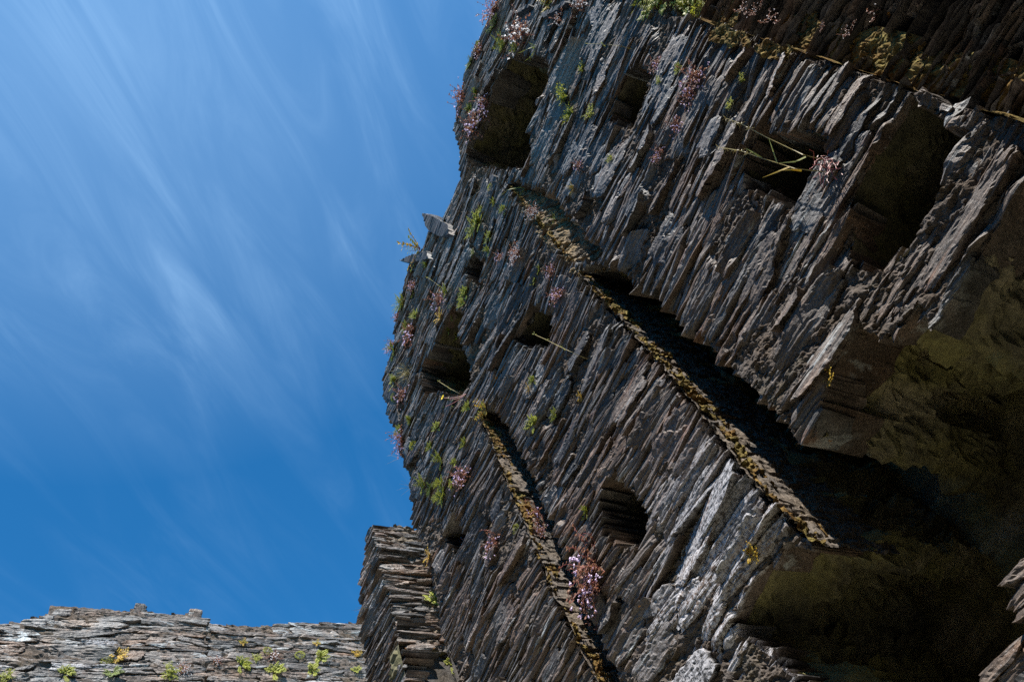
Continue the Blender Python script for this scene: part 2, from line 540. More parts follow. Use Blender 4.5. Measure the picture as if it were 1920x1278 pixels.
def stones_mesh(name, rows, frame, rng, relief=1.0, prot=.018, base_d=0.0, deep=.12, enddeep=.38, tmax=None, fn_d=None, fn_tint=None, wob=.02, tiltz=.10):
    """every stone: a flat block with a layered, broken front and a ragged outline"""
    V, F, T = [], [], []
    base = 0
    px = np.maximum(rows[:, 1] - rows[:, 0], .01)
    th = rows[:, 3] - rows[:, 2]
    cls = np.where(px * th > .03, 2, np.where(px * th > .006, 1, 0))
    for c, (na, nb) in enumerate(((9, 4), (17, 7), (34, 14))):
        Rw = rows[cls == c]
        if not len(Rw):
            continue
        S = len(Rw)
        a = np.linspace(-1, 1, na)[None, :, None]; b = np.linspace(-1, 1, nb)[None, None, :]
        g = lambda lo, hi: rng.uniform(lo, hi, (S, 1, 1))
        gn = lambda sd: rng.normal(0, sd, (S, 1, 1))
        sc = ((Rw[:, 0] + Rw[:, 1]) / 2)[:, None, None]; hc = ((Rw[:, 2] + Rw[:, 3]) / 2)[:, None, None]
        L = ((Rw[:, 1] - Rw[:, 0]) / 2)[:, None, None]; H = ((Rw[:, 3] - Rw[:, 2]) / 2)[:, None, None]
        sd = rng.uniform(0, 500, (S, 1, 1))
        # outline: wedge ends, skewed ends, ragged edges
        wl_, wr_ = g(.0, .7), g(.0, .7)
        pw = g(1.2, 5)
        tap = np.where(a < 0, 1 - wl_ * np.abs(a) ** pw, 1 - wr_ * np.abs(a) ** pw)
        sk = np.clip(gn(.9), -1.6, 1.6) * np.minimum(1, .022 / H)
        end = np.abs(a) ** 3
        s = sc + L * a + H * b * sk * end + L * .10 * end * np.sign(a) * vnoise(b * 2.2 + sd, sd, a * 0 + 1.) + .006 * vnoise(b * 5 + sd, a * 9, sd * 1.1)
        rag = vnoise(a * (L / .06) + sd, b * .8 + 3, sd * .7) * .16 + vnoise(a * (L / .018) + sd, b + 9, sd) * .07
        h = hc + H * 1.10 * b * (tap + rag * np.abs(b)) + a * L * np.where(L < .12, gn(.11), gn(.045))
        h = h + wob * vnoise(s * .9 + 5, h * .25, s * 0 + 2.5)
        # front relief
        d = base_d + g(-prot, prot) + np.maximum(gn(prot * .7), 0) + a * L * np.clip(gn(.05), -.1, .1) + b * H * np.clip(gn(tiltz * 4.0), -.7, .7)
        lay = np.floor(h * (1 / .013) + 1.4 * vnoise(s * 7, h * 6, sd) + sd)
        stp = h3(lay, np.floor(s * 4.5 + h3(lay, lay, lay, 5) * 9), lay * 0 + 3, 8)
        amp = np.minimum(1.0, H / .03)
        d = d + relief * amp * (.007 * (stp - .5) + .005 * fbm(s * 9, h * 70, sd, 3, 3) + .004 * fbm(s * 4 + sd, h * 14, sd, 4, 3) + .003 * fbm(s * 42, h * 60, sd, 6, 2) + .005 * cells(s * 7 + sd, h * 18, sd + 0 * s, 9))
        ed = np.maximum(np.abs(a) ** 10, np.abs(b) ** 8)
        d = d - ed * np.minimum(.008, H * .25)
        if fn_d is not None:
            d = d + fn_d(s, h)
        s, h, d = np.broadcast_arrays(s, h, d)
        dep = (np.where((Rw[:, 4] + Rw[:, 5]) > 0, enddeep, deep) * rng.uniform(.45, 1.1, S))[:, None]
        # ring of the border, then pushed into the wall in two steps
        idx = np.arange(na * nb).reshape(na, nb)
        ring = np.concatenate([idx[:-1, 0], idx[-1, :-1], idx[:0:-1, -1], idx[0, :0:-1]])
        nr = len(ring)
        sf, hf, df = (x.reshape(S, -1) for x in (s, h, d))
        rs, rh, rd = sf[:, ring], hf[:, ring], df[:, ring]
        scf, hcf, sdf = sc[:, 0], hc[:, 0], sd[:, 0]
        r1n = vnoise(rs * 25, rh * 40, sdf * 1.3 + rs * 0)
        k1 = .04 + .03 * r1n
        r1 = (rs + (scf - rs) * k1 * .3 + .012 * r1n, rh + (hcf - rh) * (.02 + .30 * np.abs(r1n)), rd - dep * (.25 + .12 * r1n))
        k2 = .10
        r2 = (rs + (scf - rs) * .05 - .02 * r1n, rh + (hcf - rh) * (.12 + .2 * np.abs(vnoise(rs * 13, rh * 22, sdf * 2.1 + rs * 0))), rd * 0 - dep * (1 + .2 * vnoise(rs * 17, rh * 30, sdf + rs * 0)))
        P = np.concatenate([frame.w(sf, hf, df), frame.w(*r1), frame.w(*r2)], axis=1)
        nv = na * nb + 2 * nr
        q = np.stack([idx[:-1, :-1], idx[1:, :-1], idx[1:, 1:], idx[:-1, 1:]], -1).reshape(-1, 4)
        i1 = na * nb + np.arange(nr); i2 = i1 + nr
        nx = np.roll(np.arange(nr), -1)
        q1 = np.stack([ring[nx], ring, i1, i1[nx]], -1)
        q2 = np.stack([i1[nx], i1, i2, i2[nx]], -1)
        Q = np.concatenate([q, q1, q2])
        F.append((Q[None] + (base + np.arange(S) * nv)[:, None, None]).reshape(-1, 4))
        V.append(P.reshape(-1, 3))
        t = np.empty((S, nv, 3), np.float32)
        t[:, :, 0] = rng.beta(.9, 1.0, (S, 1)); t[:, :, 1] = (rng.random((S, 1)) ** 1.3); t[:, :, 2] = 0
        if fn_tint is not None:
            fn_tint(t, sc[:, 0], hc[:, 0])
        t[:, na * nb:, 2] = 0
        T.append(t.reshape(-1, 3))
        base += S * nv
    return np_mesh(name, np.concatenate(V), F, np.concatenate(T))


def core_mesh(name, loops, frame, step, d0, amp, seed, fn_d=None, bounds=None):
    """the mortar and small rubble showing between the stones: one rough sheet with the holes left open"""
    A = np.concatenate([np.asarray(L) for L in loops[:1]])
    lo, hi = A.min(0), A.max(0)
    if bounds:
        lo, hi = np.maximum(lo, bounds[0]), np.minimum(hi, bounds[1])
    ns, nh = int((hi[0] - lo[0]) / step) + 2, int((hi[1] - lo[1]) / step) + 2
    s, h = np.meshgrid(lo[0] + np.arange(ns) * step, lo[1] + np.arange(nh) * step, indexing='ij')
    d = d0 + amp * (fbm(s * 9, h * 26, s * 0 + seed, 1, 4) * 1.2 + .8 * fbm(s * 22, h * 40, s * 0, seed, 4) + .5 * cells(s * 16, h * 34, s * 0 + seed, 7)) + .018 * np.maximum(vnoise(s * 3, h * 8, s * 0 + seed, 4), 0)
    lay = np.floor(h * 60 + 1.2 * vnoise(s * 5, h * 3, s * 0 + seed))
    d = d + .010 * (h3(lay, np.floor(s * 7 + h3(lay, lay, lay) * 9), lay * 0, 2) - .5)
    if fn_d is not None:
        d = d + fn_d(s, h)
    P = frame.w(s, h, d)
    idx = np.arange(ns * nh).reshape(ns, nh)
    cs, ch = (s[:-1, :-1] + step / 2), (h[:-1, :-1] + step / 2)
    keep = inside(loops, cs, ch)
    q = np.stack([idx[:-1, :-1], idx[1:, :-1], idx[1:, 1:], idx[:-1, 1:]], -1)[keep]
    used = np.unique(q); remap = np.zeros(ns * nh, np.int64); remap[used] = np.arange(len(used))
    return np_mesh(name, P.reshape(-1, 3)[used], [remap[q]])


def resample(L, step):
    P = np.asarray(L, float); Q = np.roll(P, -1, axis=0)
    out = []
    for p, q in zip(P, Q):
        k = max(1, int(np.linalg.norm(q - p) / step))
        out += [p + (q - p) * i / k for i in range(k)]
    return np.array(out)


def void_mesh(name, loop, frame, depth, step, seed, d0=.01, taper=.0, amp=.03, grow=.012):
    """lining of a hole: broken sides running into the wall, closed at the back"""
    P = resample(loop, step)
    c = P.mean(0)
    n = len(P)
    area = np.sum(P[:, 0] * np.roll(P[:, 1], -1) - np.roll(P[:, 0], -1) * P[:, 1])
    tg = np.roll(P, -1, axis=0) - np.roll(P, 1, axis=0)
    tg /= np.linalg.norm(tg, axis=1)[:, None] + 1e-9
    nr = np.stack([tg[:, 1], -tg[:, 0]], -1) * (1 if area > 0 else -1)     # outwards, into the masonry
    lv = np.concatenate([[0], np.cumsum(np.full(max(3, int(depth / step)), depth / max(3, int(depth / step))))])
    D = lv[:, None] + np.zeros((1, n))
    s0 = P[None, :, 0] + 0 * D; h0 = P[None, :, 1] + 0 * D
    rel = cells(s0 * 3.4, D * 2.8, h0 * 8, seed) * 1.3 + .5 * cells(s0 * 8, D * 7, h0 * 20, seed + 40) + fbm(s0 * 5, D * 5, h0 * 14, seed, 4) * .35 + .35 * fbm(s0 * 22, D * 22, h0 * 40, seed + 3, 2)
    off = grow + amp * rel * np.minimum(1, D / .08) - taper * D
    fl = np.clip((D - .22) / .35, 0, 1)                       # no broken block may stand proud of the mouth
    off = np.where(D < 1e-6, grow, np.maximum(off, grow - .12 * fl))
    s = s0 + nr[None, :, 0] * off; h = h0 + nr[None, :, 1] * off
    W = frame.w(s, h, d0 - D)
    m = len(lv)
    idx = np.arange(m * n).reshape(m, n); nx = np.roll(idx, -1, axis=1)
    q = np.stack([idx[:-1], nx[:-1], nx[1:], idx[1:]], -1).reshape(-1, 4)
    back = [Vector((float(x), float(y), 0)) for x, y in zip(s[-1], h[-1])]
    tri = np.array(tessellate_polygon([back]))
    t = np.zeros((m, n, 3), np.float32)
    t[..., 0] = np.clip(cells(s0 * 3.4, D * 2.8, h0 * 8, seed) * .5 + .5, 0, 1)
    return np_mesh(name, W.reshape(-1, 3), [q, idx[-1][tri]], t.reshape(-1, 3))


def rim_mesh(name, loop, frame, d0, d1, step, seed, amp=.03, inset=.05):
    """top, end and back of a wall behind its facing"""
    P = resample(loop, step)
    n = len(P)
    area = np.sum(P[:, 0] * np.roll(P[:, 1], -1) - np.roll(P[:, 0], -1) * P[:, 1])
    tg = np.roll(P, -1, axis=0) - np.roll(P, 1, axis=0)
    tg /= np.linalg.norm(tg, axis=1)[:, None] + 1e-9
    nr = np.stack([tg[:, 1], -tg[:, 0]], -1) * (1 if area > 0 else -1)
    m = max(3, int((d0 - d1) / (step * 2)))
    D = np.linspace(d0, d1, m)[:, None] + np.zeros((1, n))
    s0 = P[None, :, 0] + 0 * D; h0 = P[None, :, 1] + 0 * D
    off = -inset + amp * fbm(s0 * 5, D * 5, h0 * 12, seed, 4)
    s = s0 + nr[None, :, 0] * off; h = h0 + nr[None, :, 1] * off
    W = frame.w(s, h, D)
    idx = np.arange(m * n).reshape(m, n); nx = np.roll(idx, -1, axis=1)
    q = np.stack([idx[:-1], nx[:-1], nx[1:], idx[1:]], -1).reshape(-1, 4)
    tri = np.array(tessellate_polygon([[Vector((float(x), float(y), 0)) for x, y in zip(s[-1], h[-1])]]))
    return np_mesh(name, W.reshape(-1, 3), [q, idx[-1][tri]])


# ------------------------------------------------------------------ ground
def build_ground():
    n = 60
    r = np.concatenate([[0], np.geomspace(1, 2500, n)])
    th = np.linspace(0, 2 * np.pi, 65)[:-1]
    rr, tt = np.meshgrid(r, th, indexing='ij')
    x, y = rr * np.cos(tt), rr * np.sin(tt)
    z = .04 * fbm(x * .6, y * .6, x * 0, 5, 3)
    idx = np.arange(x.size).reshape(x.shape); nx = np.roll(idx, -1, axis=1)
    q = np.stack([idx[:-1], idx[1:], nx[1:], nx[:-1]], -1).reshape(-1, 4)
    m, nt, nn, l, b = mat_base('trodden_ground')
    tc = nn.new('ShaderNodeTexCoord').outputs['Object']
    c = ramp(nn, l, noise(nn, l, tc, 3, 6), [(.35, (.26, .23, .15)), (.6, (.45, .41, .29))])
    l.new(c, b.inputs['Base Color']); b.inputs['Roughness'].default_value = 1
    o = link('ground', np_mesh('ground', np.stack([x, y, z], -1).reshape(-1, 3), [q], smooth=True), m)
    tag(o, kind='structure')


build_ground()

# ------------------------------------------------------------------ the main wall
FM = Frame((0, -3.0, EYE), (1, 0, 0), (0, 1, 0))
px = lambda pts, n=-3.0: [on_face(x, y, n) for x, y in pts]
sil = px([(905, 65), (885, 110), (870, 155), (852, 245), (868, 282), (862, 340), (838, 400), (815, 432), (790, 470), (765, 492), (752, 545), (738, 590),
          (732, 655), (722, 690), (719, 735), (733, 790), (748, 800), (752, 850), (772, 905), (779, 985), (790, 1010), (812, 1120), (832, 1215), (850, 1300)])
top = [(-4.3, 9.9), (-2.0, 9.95), (-1.0, 9.75), (-.5, 9.7), (0.0, 9.5)] + px([(930, 0), (918, 30)])
end_low = [(sil[-1][0] + .02, 2.0), (sil[-1][0] + .05, -1.62), (-4.3, -1.62)]
OUT = top + sil + end_low

H = {}
H['tall'] = px([(950, 103), (908, 205), (875, 285), (880, 312), (960, 326), (1003, 312), (1000, 280), (990, 262), (1005, 205), (1030, 130), (1030, 108), (1000, 98)])
H['slit'] = px([(1180, 140), (1206, 152), (1196, 185), (1178, 222), (1150, 216), (1160, 178)])
H['socket'] = px([(1428, 245), (1535, 262), (1545, 290), (1505, 345), (1482, 380), (1402, 345), (1412, 290)])
H['small'] = px([(876, 482), (894, 490), (889, 525), (872, 510)])
H['wide'] = px([(845, 572), (818, 640), (787, 690), (797, 738), (862, 742), (880, 712), (872, 680), (856, 622), (868, 585)])
H['wedge'] = px([(990, 578), (1019, 600), (1012, 638), (978, 642), (967, 630)])
H['deep'] = px([(1152, 895), (1180, 930), (1198, 948), (1195, 998), (1170, 1010), (1142, 985), (1137, 940)])
H['low'] = px([(852, 972), (865, 1012), (858, 1036), (836, 1012)])
H['lean'] = px([(1702, 165), (1648, 255), (1592, 365), (1588, 480), (1600, 502), (1640, 508), (1700, 445), (1755, 350), (1808, 240), (1772, 226), (1735, 205)])
def widen(L, k):
    c = np.mean(np.asarray(L), axis=0)
    return [tuple(c + (np.asarray(p) - c) * k) for p in L]


for k_ in H:
    H[k_] = widen(H[k_], {'tall': .98, 'lean': 1.0, 'slit': 1.5, 'deep': 1.35, 'low': 1.5, 'small': 1.6, 'wide': 1.02, 'wedge': 1.5}.get(k_, 1.2))
SLOT2 = px([(884, 768), (884, 758), (930, 868), (985, 985), (1040, 1115), (1095, 1240), (1150, 1362), (1214, 1362), (1161, 1280), (1129, 1205), (1114, 1160), (1071, 1060), (1031, 965), (998, 895), (972, 840), (948, 795), (920, 756)])
HEAD = px([(938, 342), (1000, 425), (1066, 502), (1134, 484), (1126, 464), (1072, 408), (1024, 352), (975, 340)])       # earth-filled head of the long chase
OPEN = px([(1070, 507), (1090, 530), (1200, 658), (1290, 762), (1390, 880), (1450, 950), (1520, 1030),          # far edge of the chase
           (1478, 1012), (1432, 1065), (1410, 1100), (1366, 1180), (1415, 1208), (1480, 1265), (1520, 1330)]) + \
       [(1.75, 1.25), (1.45, 1.22)] + \
       px([(1838, 1278), (1862, 1240), (1922, 1185), (1912, 1160), (1900, 1110), (1893, 1070), (1925, 1035)]) + \
       [(.75, 1.55), (.2, 1.5), (-.25, 1.65), (-.42, 2.0)] + \
       px([(1940, 280), (1735, 620), (1716, 562), (1648, 632), (1596, 606), (1560, 695), (1532, 815), (1505, 830),          # ragged arch
           (1458, 766), (1398, 716), (1345, 666), (1284, 612), (1206, 540), (1138, 488)])
LOOPS = [OUT, OPEN, SLOT2, HEAD] + list(H.values())

_lump = lambda s, h: .045 * vnoise(s * .8 + 3, h * .8, s * 0 + .5, 11) + .02 * vnoise(s * 2.3, h * 3.1, s * 0 + .5, 12)


def main_d(s, h):
    return _lump(s, h)


def recess_d(s, h):
    rec = np.clip((-.37 + .03 * vnoise(h * 9, h * 2, s * 0 + 4) - s) / .02, 0, 1) * .16      # the recessed strip past the near bay
    near = np.clip((-1.50 - s) / .05, 0, 1) * .36           # the near pier steps out again
    return _lump(s, h) - rec + near


def main_d_small(s, h):
    """small work sinks back into the mortar in places where the face has weathered"""
    q = np.clip((fbm(s * 1.7, h * 2.4, s * 0 + 7, 21, 3) - .16) / .10, 0, 1) * np.clip(1.6 - np.abs(s - .2) * .0, 0, 1)
    return main_d(s, h) - .038 * q


def main_tint(t, s, h):
    sx, hx = s[:, 0], h[:, 0]
    cr = np.exp(-(((sx - 2.25) / .42) ** 2 + ((hx - 2.25) / .50) ** 2)) * 1.2 + .35 * np.exp(-(((sx - 1.95) / .3) ** 2 + ((hx - 2.9) / .4) ** 2))
    t[:, :, 2] = np.clip(cr * 1.3, 0, .95)[:, None]
    blue = np.clip((hx - 3.2) / 3.0, 0, 1)                   # bluer, paler higher up; browner low down
    br = (np.random.default_rng(5).random(len(sx)) > (.35 + .65 * blue)) & (sx > -.36)
    t[br, :, 0] = .66 + .14 * t[br, :, 0]


wall = thing('ruined_wall', 'tall dark slate wall pierced by holes and two long upright chases, biggest of the walls', 'wall', (0, -3.0, 0))


def part(o):
    """keep world position when parenting to a thing whose origin is moved"""
    return o


def add(name, me, mat, root):
    o = link(name, me, mat, root)
    o.matrix_parent_inverse = Matrix.Translation(-root.location)
    return o


rng = np.random.default_rng(11)
bays = [(3.25, 9.0, .030, 5.2, None), (1.45, 3.25, .034, 5.2, lambda h: 1.45 if h < 3.2 else 1.0), (-.36, 1.45, .038, 5.4, lambda h: 1.5 if h < 4.6 else 1.05),
        (-1.50, -.36, .05, 3.6, None), (-4.3, -1.50, .07, 3.5, None)]
big = [(95, (.18, .55), (.05, .14)), (85, (.2, .65), (.06, .18)), (80, (.22, .7), (.07, .24)), (0, 0, 0), (0, 0, 0)]
for i, (a, b, thk, lf, sz) in enumerate(bays):
    rows = lay_courses(LOOPS, .9 if i < 3 else 1.2, 10.0, a, b, rng, thk, lf, jit=.018, bayjit=(.16, .16, .045, .0, .0)[i], size=sz, skip=.09 if i != 3 else .2)
    me = stones_mesh('stone_facing', rows, FM, rng, fn_d=main_d_small if i < 3 else recess_d, fn_tint=main_tint, prot=.010 if i != 3 else .006, base_d=0.0 if i != 3 else -.03, tiltz=.10 if i != 3 else .02)
    add('stone_facing', me, MAT['slate'], wall)
    if big[i][0]:
        rows = lay_big(LOOPS, big[i][0], a, min(b, 4.7), 1.3, 9.4, rng, big[i][1], big[i][2])
        add('faced_block', stones_mesh('faced_block', rows, FM, rng, fn_d=main_d if i < 3 else recess_d, fn_tint=main_tint, prot=.009, base_d=.010, deep=.14, relief=.9), MAT['slate'], wall)
add('mortar_bed', core_mesh('mortar_bed', LOOPS, FM, .014, -.026, .018, 3, recess_d, ((-9, 4.6), (9, 20))), MAT['mortar'], wall)
add('mortar_bed', core_mesh('mortar_bed', LOOPS, FM, .009, -.026, .018, 3, recess_d, ((-1.2, 1.0), (3.0, 4.6))), MAT['mortar'], wall)
add('mortar_bed', core_mesh('mortar_bed', LOOPS, FM, .014, -.026, .018, 3, recess_d, ((3.0, -2), (9, 4.6))), MAT['mortar'], wall)
add('mortar_bed', core_mesh('mortar_bed', LOOPS, FM, .04, -.026, .018, 3, recess_d, ((-9, -2), (-1.2, 4.6))), MAT['mortar'], wall)
add('mortar_bed', core_mesh('mortar_bed', LOOPS, FM, .04, -.026, .018, 3, recess_d, ((-1.2, -2), (3.0, 1.0))), MAT['mortar'], wall)
add('wall_core', rim_mesh('wall_core', OUT, FM, -.02, -2.2, .10, 4), MAT['mortar_dark'], wall)
for k, dep in (('tall', 1.0), ('slit', .7), ('socket', .9), ('small', .6), ('wide', .9), ('wedge', .6), ('deep', .7), ('low', .5), ('lean', .9)):
    add('putlog_hole', void_mesh('putlog_hole', H[k], FM, dep, .025, sum(map(ord, k)) % 13, d0=-.05), MAT['hole'], wall)
add('chase', void_mesh('chase', SLOT2, FM, .35, .03, 21, d0=-.06, amp=.02), MAT['void'], wall)
add('broken_opening', void_mesh('broken_opening', OPEN, FM, 1.25, .025, 23, d0=-.07, amp=.075), MAT['void'], wall)

def strip_mesh(name, edge, frame, e_out, dA, dB, step, seed, off=0.0, amp=.012, thr=None, ragged=.25):
    """rough sheet on the side of a chase: follows an edge (s, h), from depth dA to dB, bulging by e_out (a shift in s)"""
    E = np.asarray(edge, float)
    ln = np.concatenate([[0], np.cumsum(np.linalg.norm(np.diff(E, axis=0), axis=1))])
    t = np.arange(0, ln[-1], step)
    es, eh = np.interp(t, ln, E[:, 0]), np.interp(t, ln, E[:, 1])
    dd = np.arange(0, 1.0001, step / abs(dB - dA))
    s, q = np.meshgrid(es, dd, indexing='ij'); h, _ = np.meshgrid(eh, dd, indexing='ij')
    d = dA + (dB - dA) * q
    z0 = s * 0 + seed
    lump = fbm(h * 14, d * 14, z0, 1, 4) + .5 * np.abs(vnoise(h * 55, d * 55, z0, 2)) + .6 * cells(h * 30, d * 12, z0, 3)
    ss = s + e_out * (off + amp * lump)
    P = frame.w(ss, h + .006 * vnoise(h * 40, d * 40, z0, 5), d + _lump(s, h) + .012 * vnoise(h * 9, z0, z0, 6))
    idx = np.arange(s.size).reshape(s.shape)
    qd = np.stack([idx[:-1, :-1], idx[1:, :-1], idx[1:, 1:], idx[:-1, 1:]], -1)
    if thr is not None:
        mk = fbm(h * 5, d * 16, z0, 9, 3) - ragged * (q * 2 - 1)
        qd = qd[mk[:-1, :-1] > thr]
    return np_mesh(name, P.reshape(-1, 3), [qd.reshape(-1, 4)])


add('chase_side', strip_mesh('chase_side', OPEN[:7], FM, -1, -.004, -.62, .012, 5, off=.034, amp=.016), MAT['mortar_pale'], wall)
SL2A = SLOT2[:7]
add('chase_side', strip_mesh('chase_side', SL2A, FM, -1, -.004, -.34, .012, 6, off=.028, amp=.014), MAT['mortar_pale'], wall)


def moss(label, me):
    o = link('moss', me, MAT['moss'])
    return tag(o, label, 'moss', kind='stuff')


moss('olive and brown moss lining the sunlit edge of the long diagonal chase', strip_mesh('moss', OPEN[:7], FM, -1, 0.0, -.17, .008, 15, off=.042, amp=.026, thr=.0))
moss('dark olive moss along the lit edge of the shorter lower chase', strip_mesh('moss', SL2A, FM, -1, 0.0, -.12, .008, 16, off=.034, amp=.024, thr=-.04))


def face_moss(label, s0, s1, h0, h1, seed, thr, d0=.0, step=.008, amp=.03):
    s, h = np.meshgrid(np.arange(s0, s1, step), np.arange(h0, h1, step), indexing='ij')
    z0 = s * 0 + seed
    lump = fbm(s * 12, h * 12, z0, 1, 4) + .6 * np.abs(vnoise(s * 50, h * 50, z0, 2))
    d = d0 + amp * lump + (recess_d(s, h) if s1 < -.37 else main_d(s, h))
    P = FM.w(s, h, d)
    mk = fbm(s * 6, h * 5, z0, 9, 3) + .35 - np.abs((s - s0) / (s1 - s0) * 2 - 1) ** 2 * .5
    idx = np.arange(s.size).reshape(s.shape)
    q = np.stack([idx[:-1, :-1], idx[1:, :-1], idx[1:, 1:], idx[:-1, 1:]], -1)[mk[:-1, :-1] > thr]
    moss(label, np_mesh('moss', P.reshape(-1, 3), [q.reshape(-1, 4)]))


face_moss('rusty brown moss on the sunlit slope below the shadowed top right corner', -.62, -.372, 2.2, 5.6, 31, -.12, d0=.045)
face_moss('yellow green moss capping the top edges of the big squared blocks at upper right', -.40, -.27, 3.95, 4.9, 33, .22, d0=.03, amp=.035)

add('earth_fill', core_mesh('earth_fill', [widen(HEAD, 1.12)], FM, .010, -.012, .030, 12, lambda s, h: main_d(s, h) + .62 * np.clip(s - 1.62, -.35, 0)), MAT['earth'], wall)
moss('tawny moss spread over the wide sunlit head of the long chase', strip_mesh('moss', HEAD[:3], FM, -1, -.01, -.06, .008, 18, off=.05, amp=.03, thr=-.1))

# unseen keep walls added behind and beside the camera to cut sky fill
for fr, lp in ((Frame((0, 5.2, EYE), (1, 0, 0), (0, -1, 0)), [(-4.3, 6.6), (-2, 7.0), (3, 6.4), (8.7, 7.4), (8.7, -1.6), (-4.3, -1.6)]),
               (Frame((-4.3, 0, EYE), (0, 1, 0), (1, 0, 0)), [(-3, 6.6), (0, 6.2), (3, 6.4), (5.2, 6.6), (5.2, -1.6), (-3, -1.6)])):
    add('fill_cut_wall', core_mesh('fill_cut_wall', [lp], fr, .08, 0, .05, 14), MAT['mortar'], wall)
    add('fill_cut_wall', rim_mesh('fill_cut_wall', lp, fr, 0, -1.2, .25, 15), MAT['mortar_dark'], wall)

# ------------------------------------------------------------------ tower behind the far end
TW = thing('ruined_tower', 'narrow slate tower stub behind the far end of the big wall, its near face sunlit', 'tower', (6.0, -3.2, 0))
FT = Frame((0, -3.2, EYE), (1, 0, 0), (0, 1, 0))
t_out = px([(704, 1000), (694, 984), (684, 1030), (676, 1095), (675, 1110), (682, 1180), (688, 1278)], -3.2) + [(6.95, 4.0), (6.95, -1.6), (6.0, -1.6)]
t_out[0] = (6.0, t_out[0][1])
rng = np.random.default_rng(5)
rows = lay_courses([t_out], 3.0, 8.0, 5.9, 9, rng, .055, 4.2, skip=.04)
add('stone_facing', stones_mesh('stone_facing', rows, FT, rng, prot=.02), MAT['slate_tower'], TW)
FE = Frame((6.0, 0, EYE), (0, 1, 0), (-1, 0, 0))
e_out = [(-3.2, 7.18)] + [on_end(x, y, 6.0) for x, y in [(740, 984), (785, 990), (812, 996)]] + [(-5.2, 7.2), (-5.2, -1.6), (-3.2, -1.6)]
e_door = [on_end(x, y, 6.0) for x, y in [(748, 1210), (838, 1226)]] + [(-4.3, 4.9), (-4.3, 3.0), (-3.26, 3.0)]
rows = lay_courses([e_out, e_door], 3.0, 8.0, -5.3, -3.1, rng, .055, 4.2, skip=.05)
add('stone_facing', stones_mesh('stone_facing', rows, FE, rng, prot=.03, relief=1.2), MAT['slate_tower'], TW)
add('mortar_bed', core_mesh('mortar_bed', [t_out], FT, .03, -.03, .02, 8), MAT['mortar'], TW)
add('mortar_bed', core_mesh('mortar_bed', [e_out, e_door], FE, .025, -.02, .03, 9), MAT['mortar_pale'], TW)
add('wall_core', rim_mesh('wall_core', t_out, FT, -.03, -1.9, .12, 4), MAT['mortar_dark'], TW)
add('doorway', void_mesh('doorway', e_door, FE, .8, .04, 31), MAT['hole'], TW)

# ------------------------------------------------------------------ cross walls at the back
def far_tint(t, s, h):
    k = (np.random.default_rng(8).random(len(s)) < .07) & (h[:, 0] < 8.0)
    t[k, :, 2] = .55


def far_wall(u, pts, thick, seed, label, ends):
    root = thing('ruined_wall', label, 'wall', (u, (ends[0] + ends[1]) / 2, 0))
    F = Frame((u, 0, EYE), (0, 1, 0), (-1, 0, 0))
    tp = [on_end(x, y, u) for x, y in pts]
    loop = [(ends[1], tp[0][1] - .05)] + tp + [(ends[0], tp[-1][1]), (ends[0], -1.6), (ends[1], -1.6)]
    r = np.random.default_rng(seed)
    rows = lay_courses([loop], 5.5, 9.5, -6, 6, r, thick, 3.6, skip=.05, jit=.03)
    add('stone_facing', stones_mesh('stone_facing', rows, F, r, prot=.009, relief=1.0, wob=.03, tiltz=.06, fn_tint=far_tint), MAT['slate_far'], root)
    add('mortar_bed', core_mesh('mortar_bed', [loop], F, .03, -.018, .022, seed), MAT['mortar'], root)
    add('wall_core', rim_mesh('wall_core', loop, F, -.03, -1.0, .15, seed), MAT['mortar_dark'], root)
    return root


far_wall(8.7, [(-60, 1180), (0, 1172), (15, 1165), (38, 1163), (45, 1160), (62, 1156), (92, 1150), (96, 1134), (150, 1136), (195, 1139), (228, 1143), (233, 1140), (275, 1142), (300, 1150), (372, 1146), (386, 1160)],
         .075, 41, 'grey rubble wall with a stepped, uneven top, low in the left corner', (on_end(387, 1160, 8.7)[0], 2.2))
far_wall(9.45, [(340, 1172), (388, 1170), (450, 1170), (488, 1171), (540, 1168), (575, 1166), (640, 1167), (690, 1167), (760, 1169)],
         .07, 43, 'level-topped rubble wall with white lichen and mossy plants, between the stepped wall and the tower', (-5.9, -1.2))

# ------------------------------------------------------------------ loose slabs on the broken skyline
def slab(label, pts, n, thick, seed):
    lp = [on_face(x, y, n) for x, y in pts]
    P = resample(lp, .03)
    k = len(P)
    F = Frame((0, n, EYE), (1, 0, 0), (0, 1, 0))
    lv = np.linspace(0, -thick, 6)
    c = P.mean(0)
    rows_ = []
    for i, dv in enumerate(lv):
        sh = 1 - (.10 if i in (0, 5) else 0)
        q = c + (P - c) * sh
        q = q + .008 * np.stack([vnoise(q[:, 0] * 25, q[:, 1] * 45, q[:, 0] * 0 + dv * 9 + seed, seed), vnoise(q[:, 0] * 25, q[:, 1] * 45, q[:, 0] * 0 + dv * 9 + seed, seed + 1)], -1)
        rows_.append(F.w(q[:, 0], q[:, 1], dv + .012 * vnoise(q[:, 0] * 12, q[:, 1] * 60, q[:, 0] * 0 + seed, 3)))
    V = np.concatenate(rows_)
    idx = np.arange(6 * k).reshape(6, k); nx = np.roll(idx, -1, axis=1)
    q = np.stack([idx[:-1], idx[1:], nx[1:], nx[:-1]], -1).reshape(-1, 4)
    tri = np.array(tessellate_polygon([[Vector((float(a), float(b), 0)) for a, b in P]]))
    t = np.tile(np.array([[.3, .3, 0]], np.float32), (len(V), 1))
    o = link('slate_slab', np_mesh('slate_slab', V, [q, idx[0][tri], idx[-1][tri]], t), MAT['slate_slab'])
    tag(o, label, 'slab', 'loose slabs on the broken wall edge', 'thing')


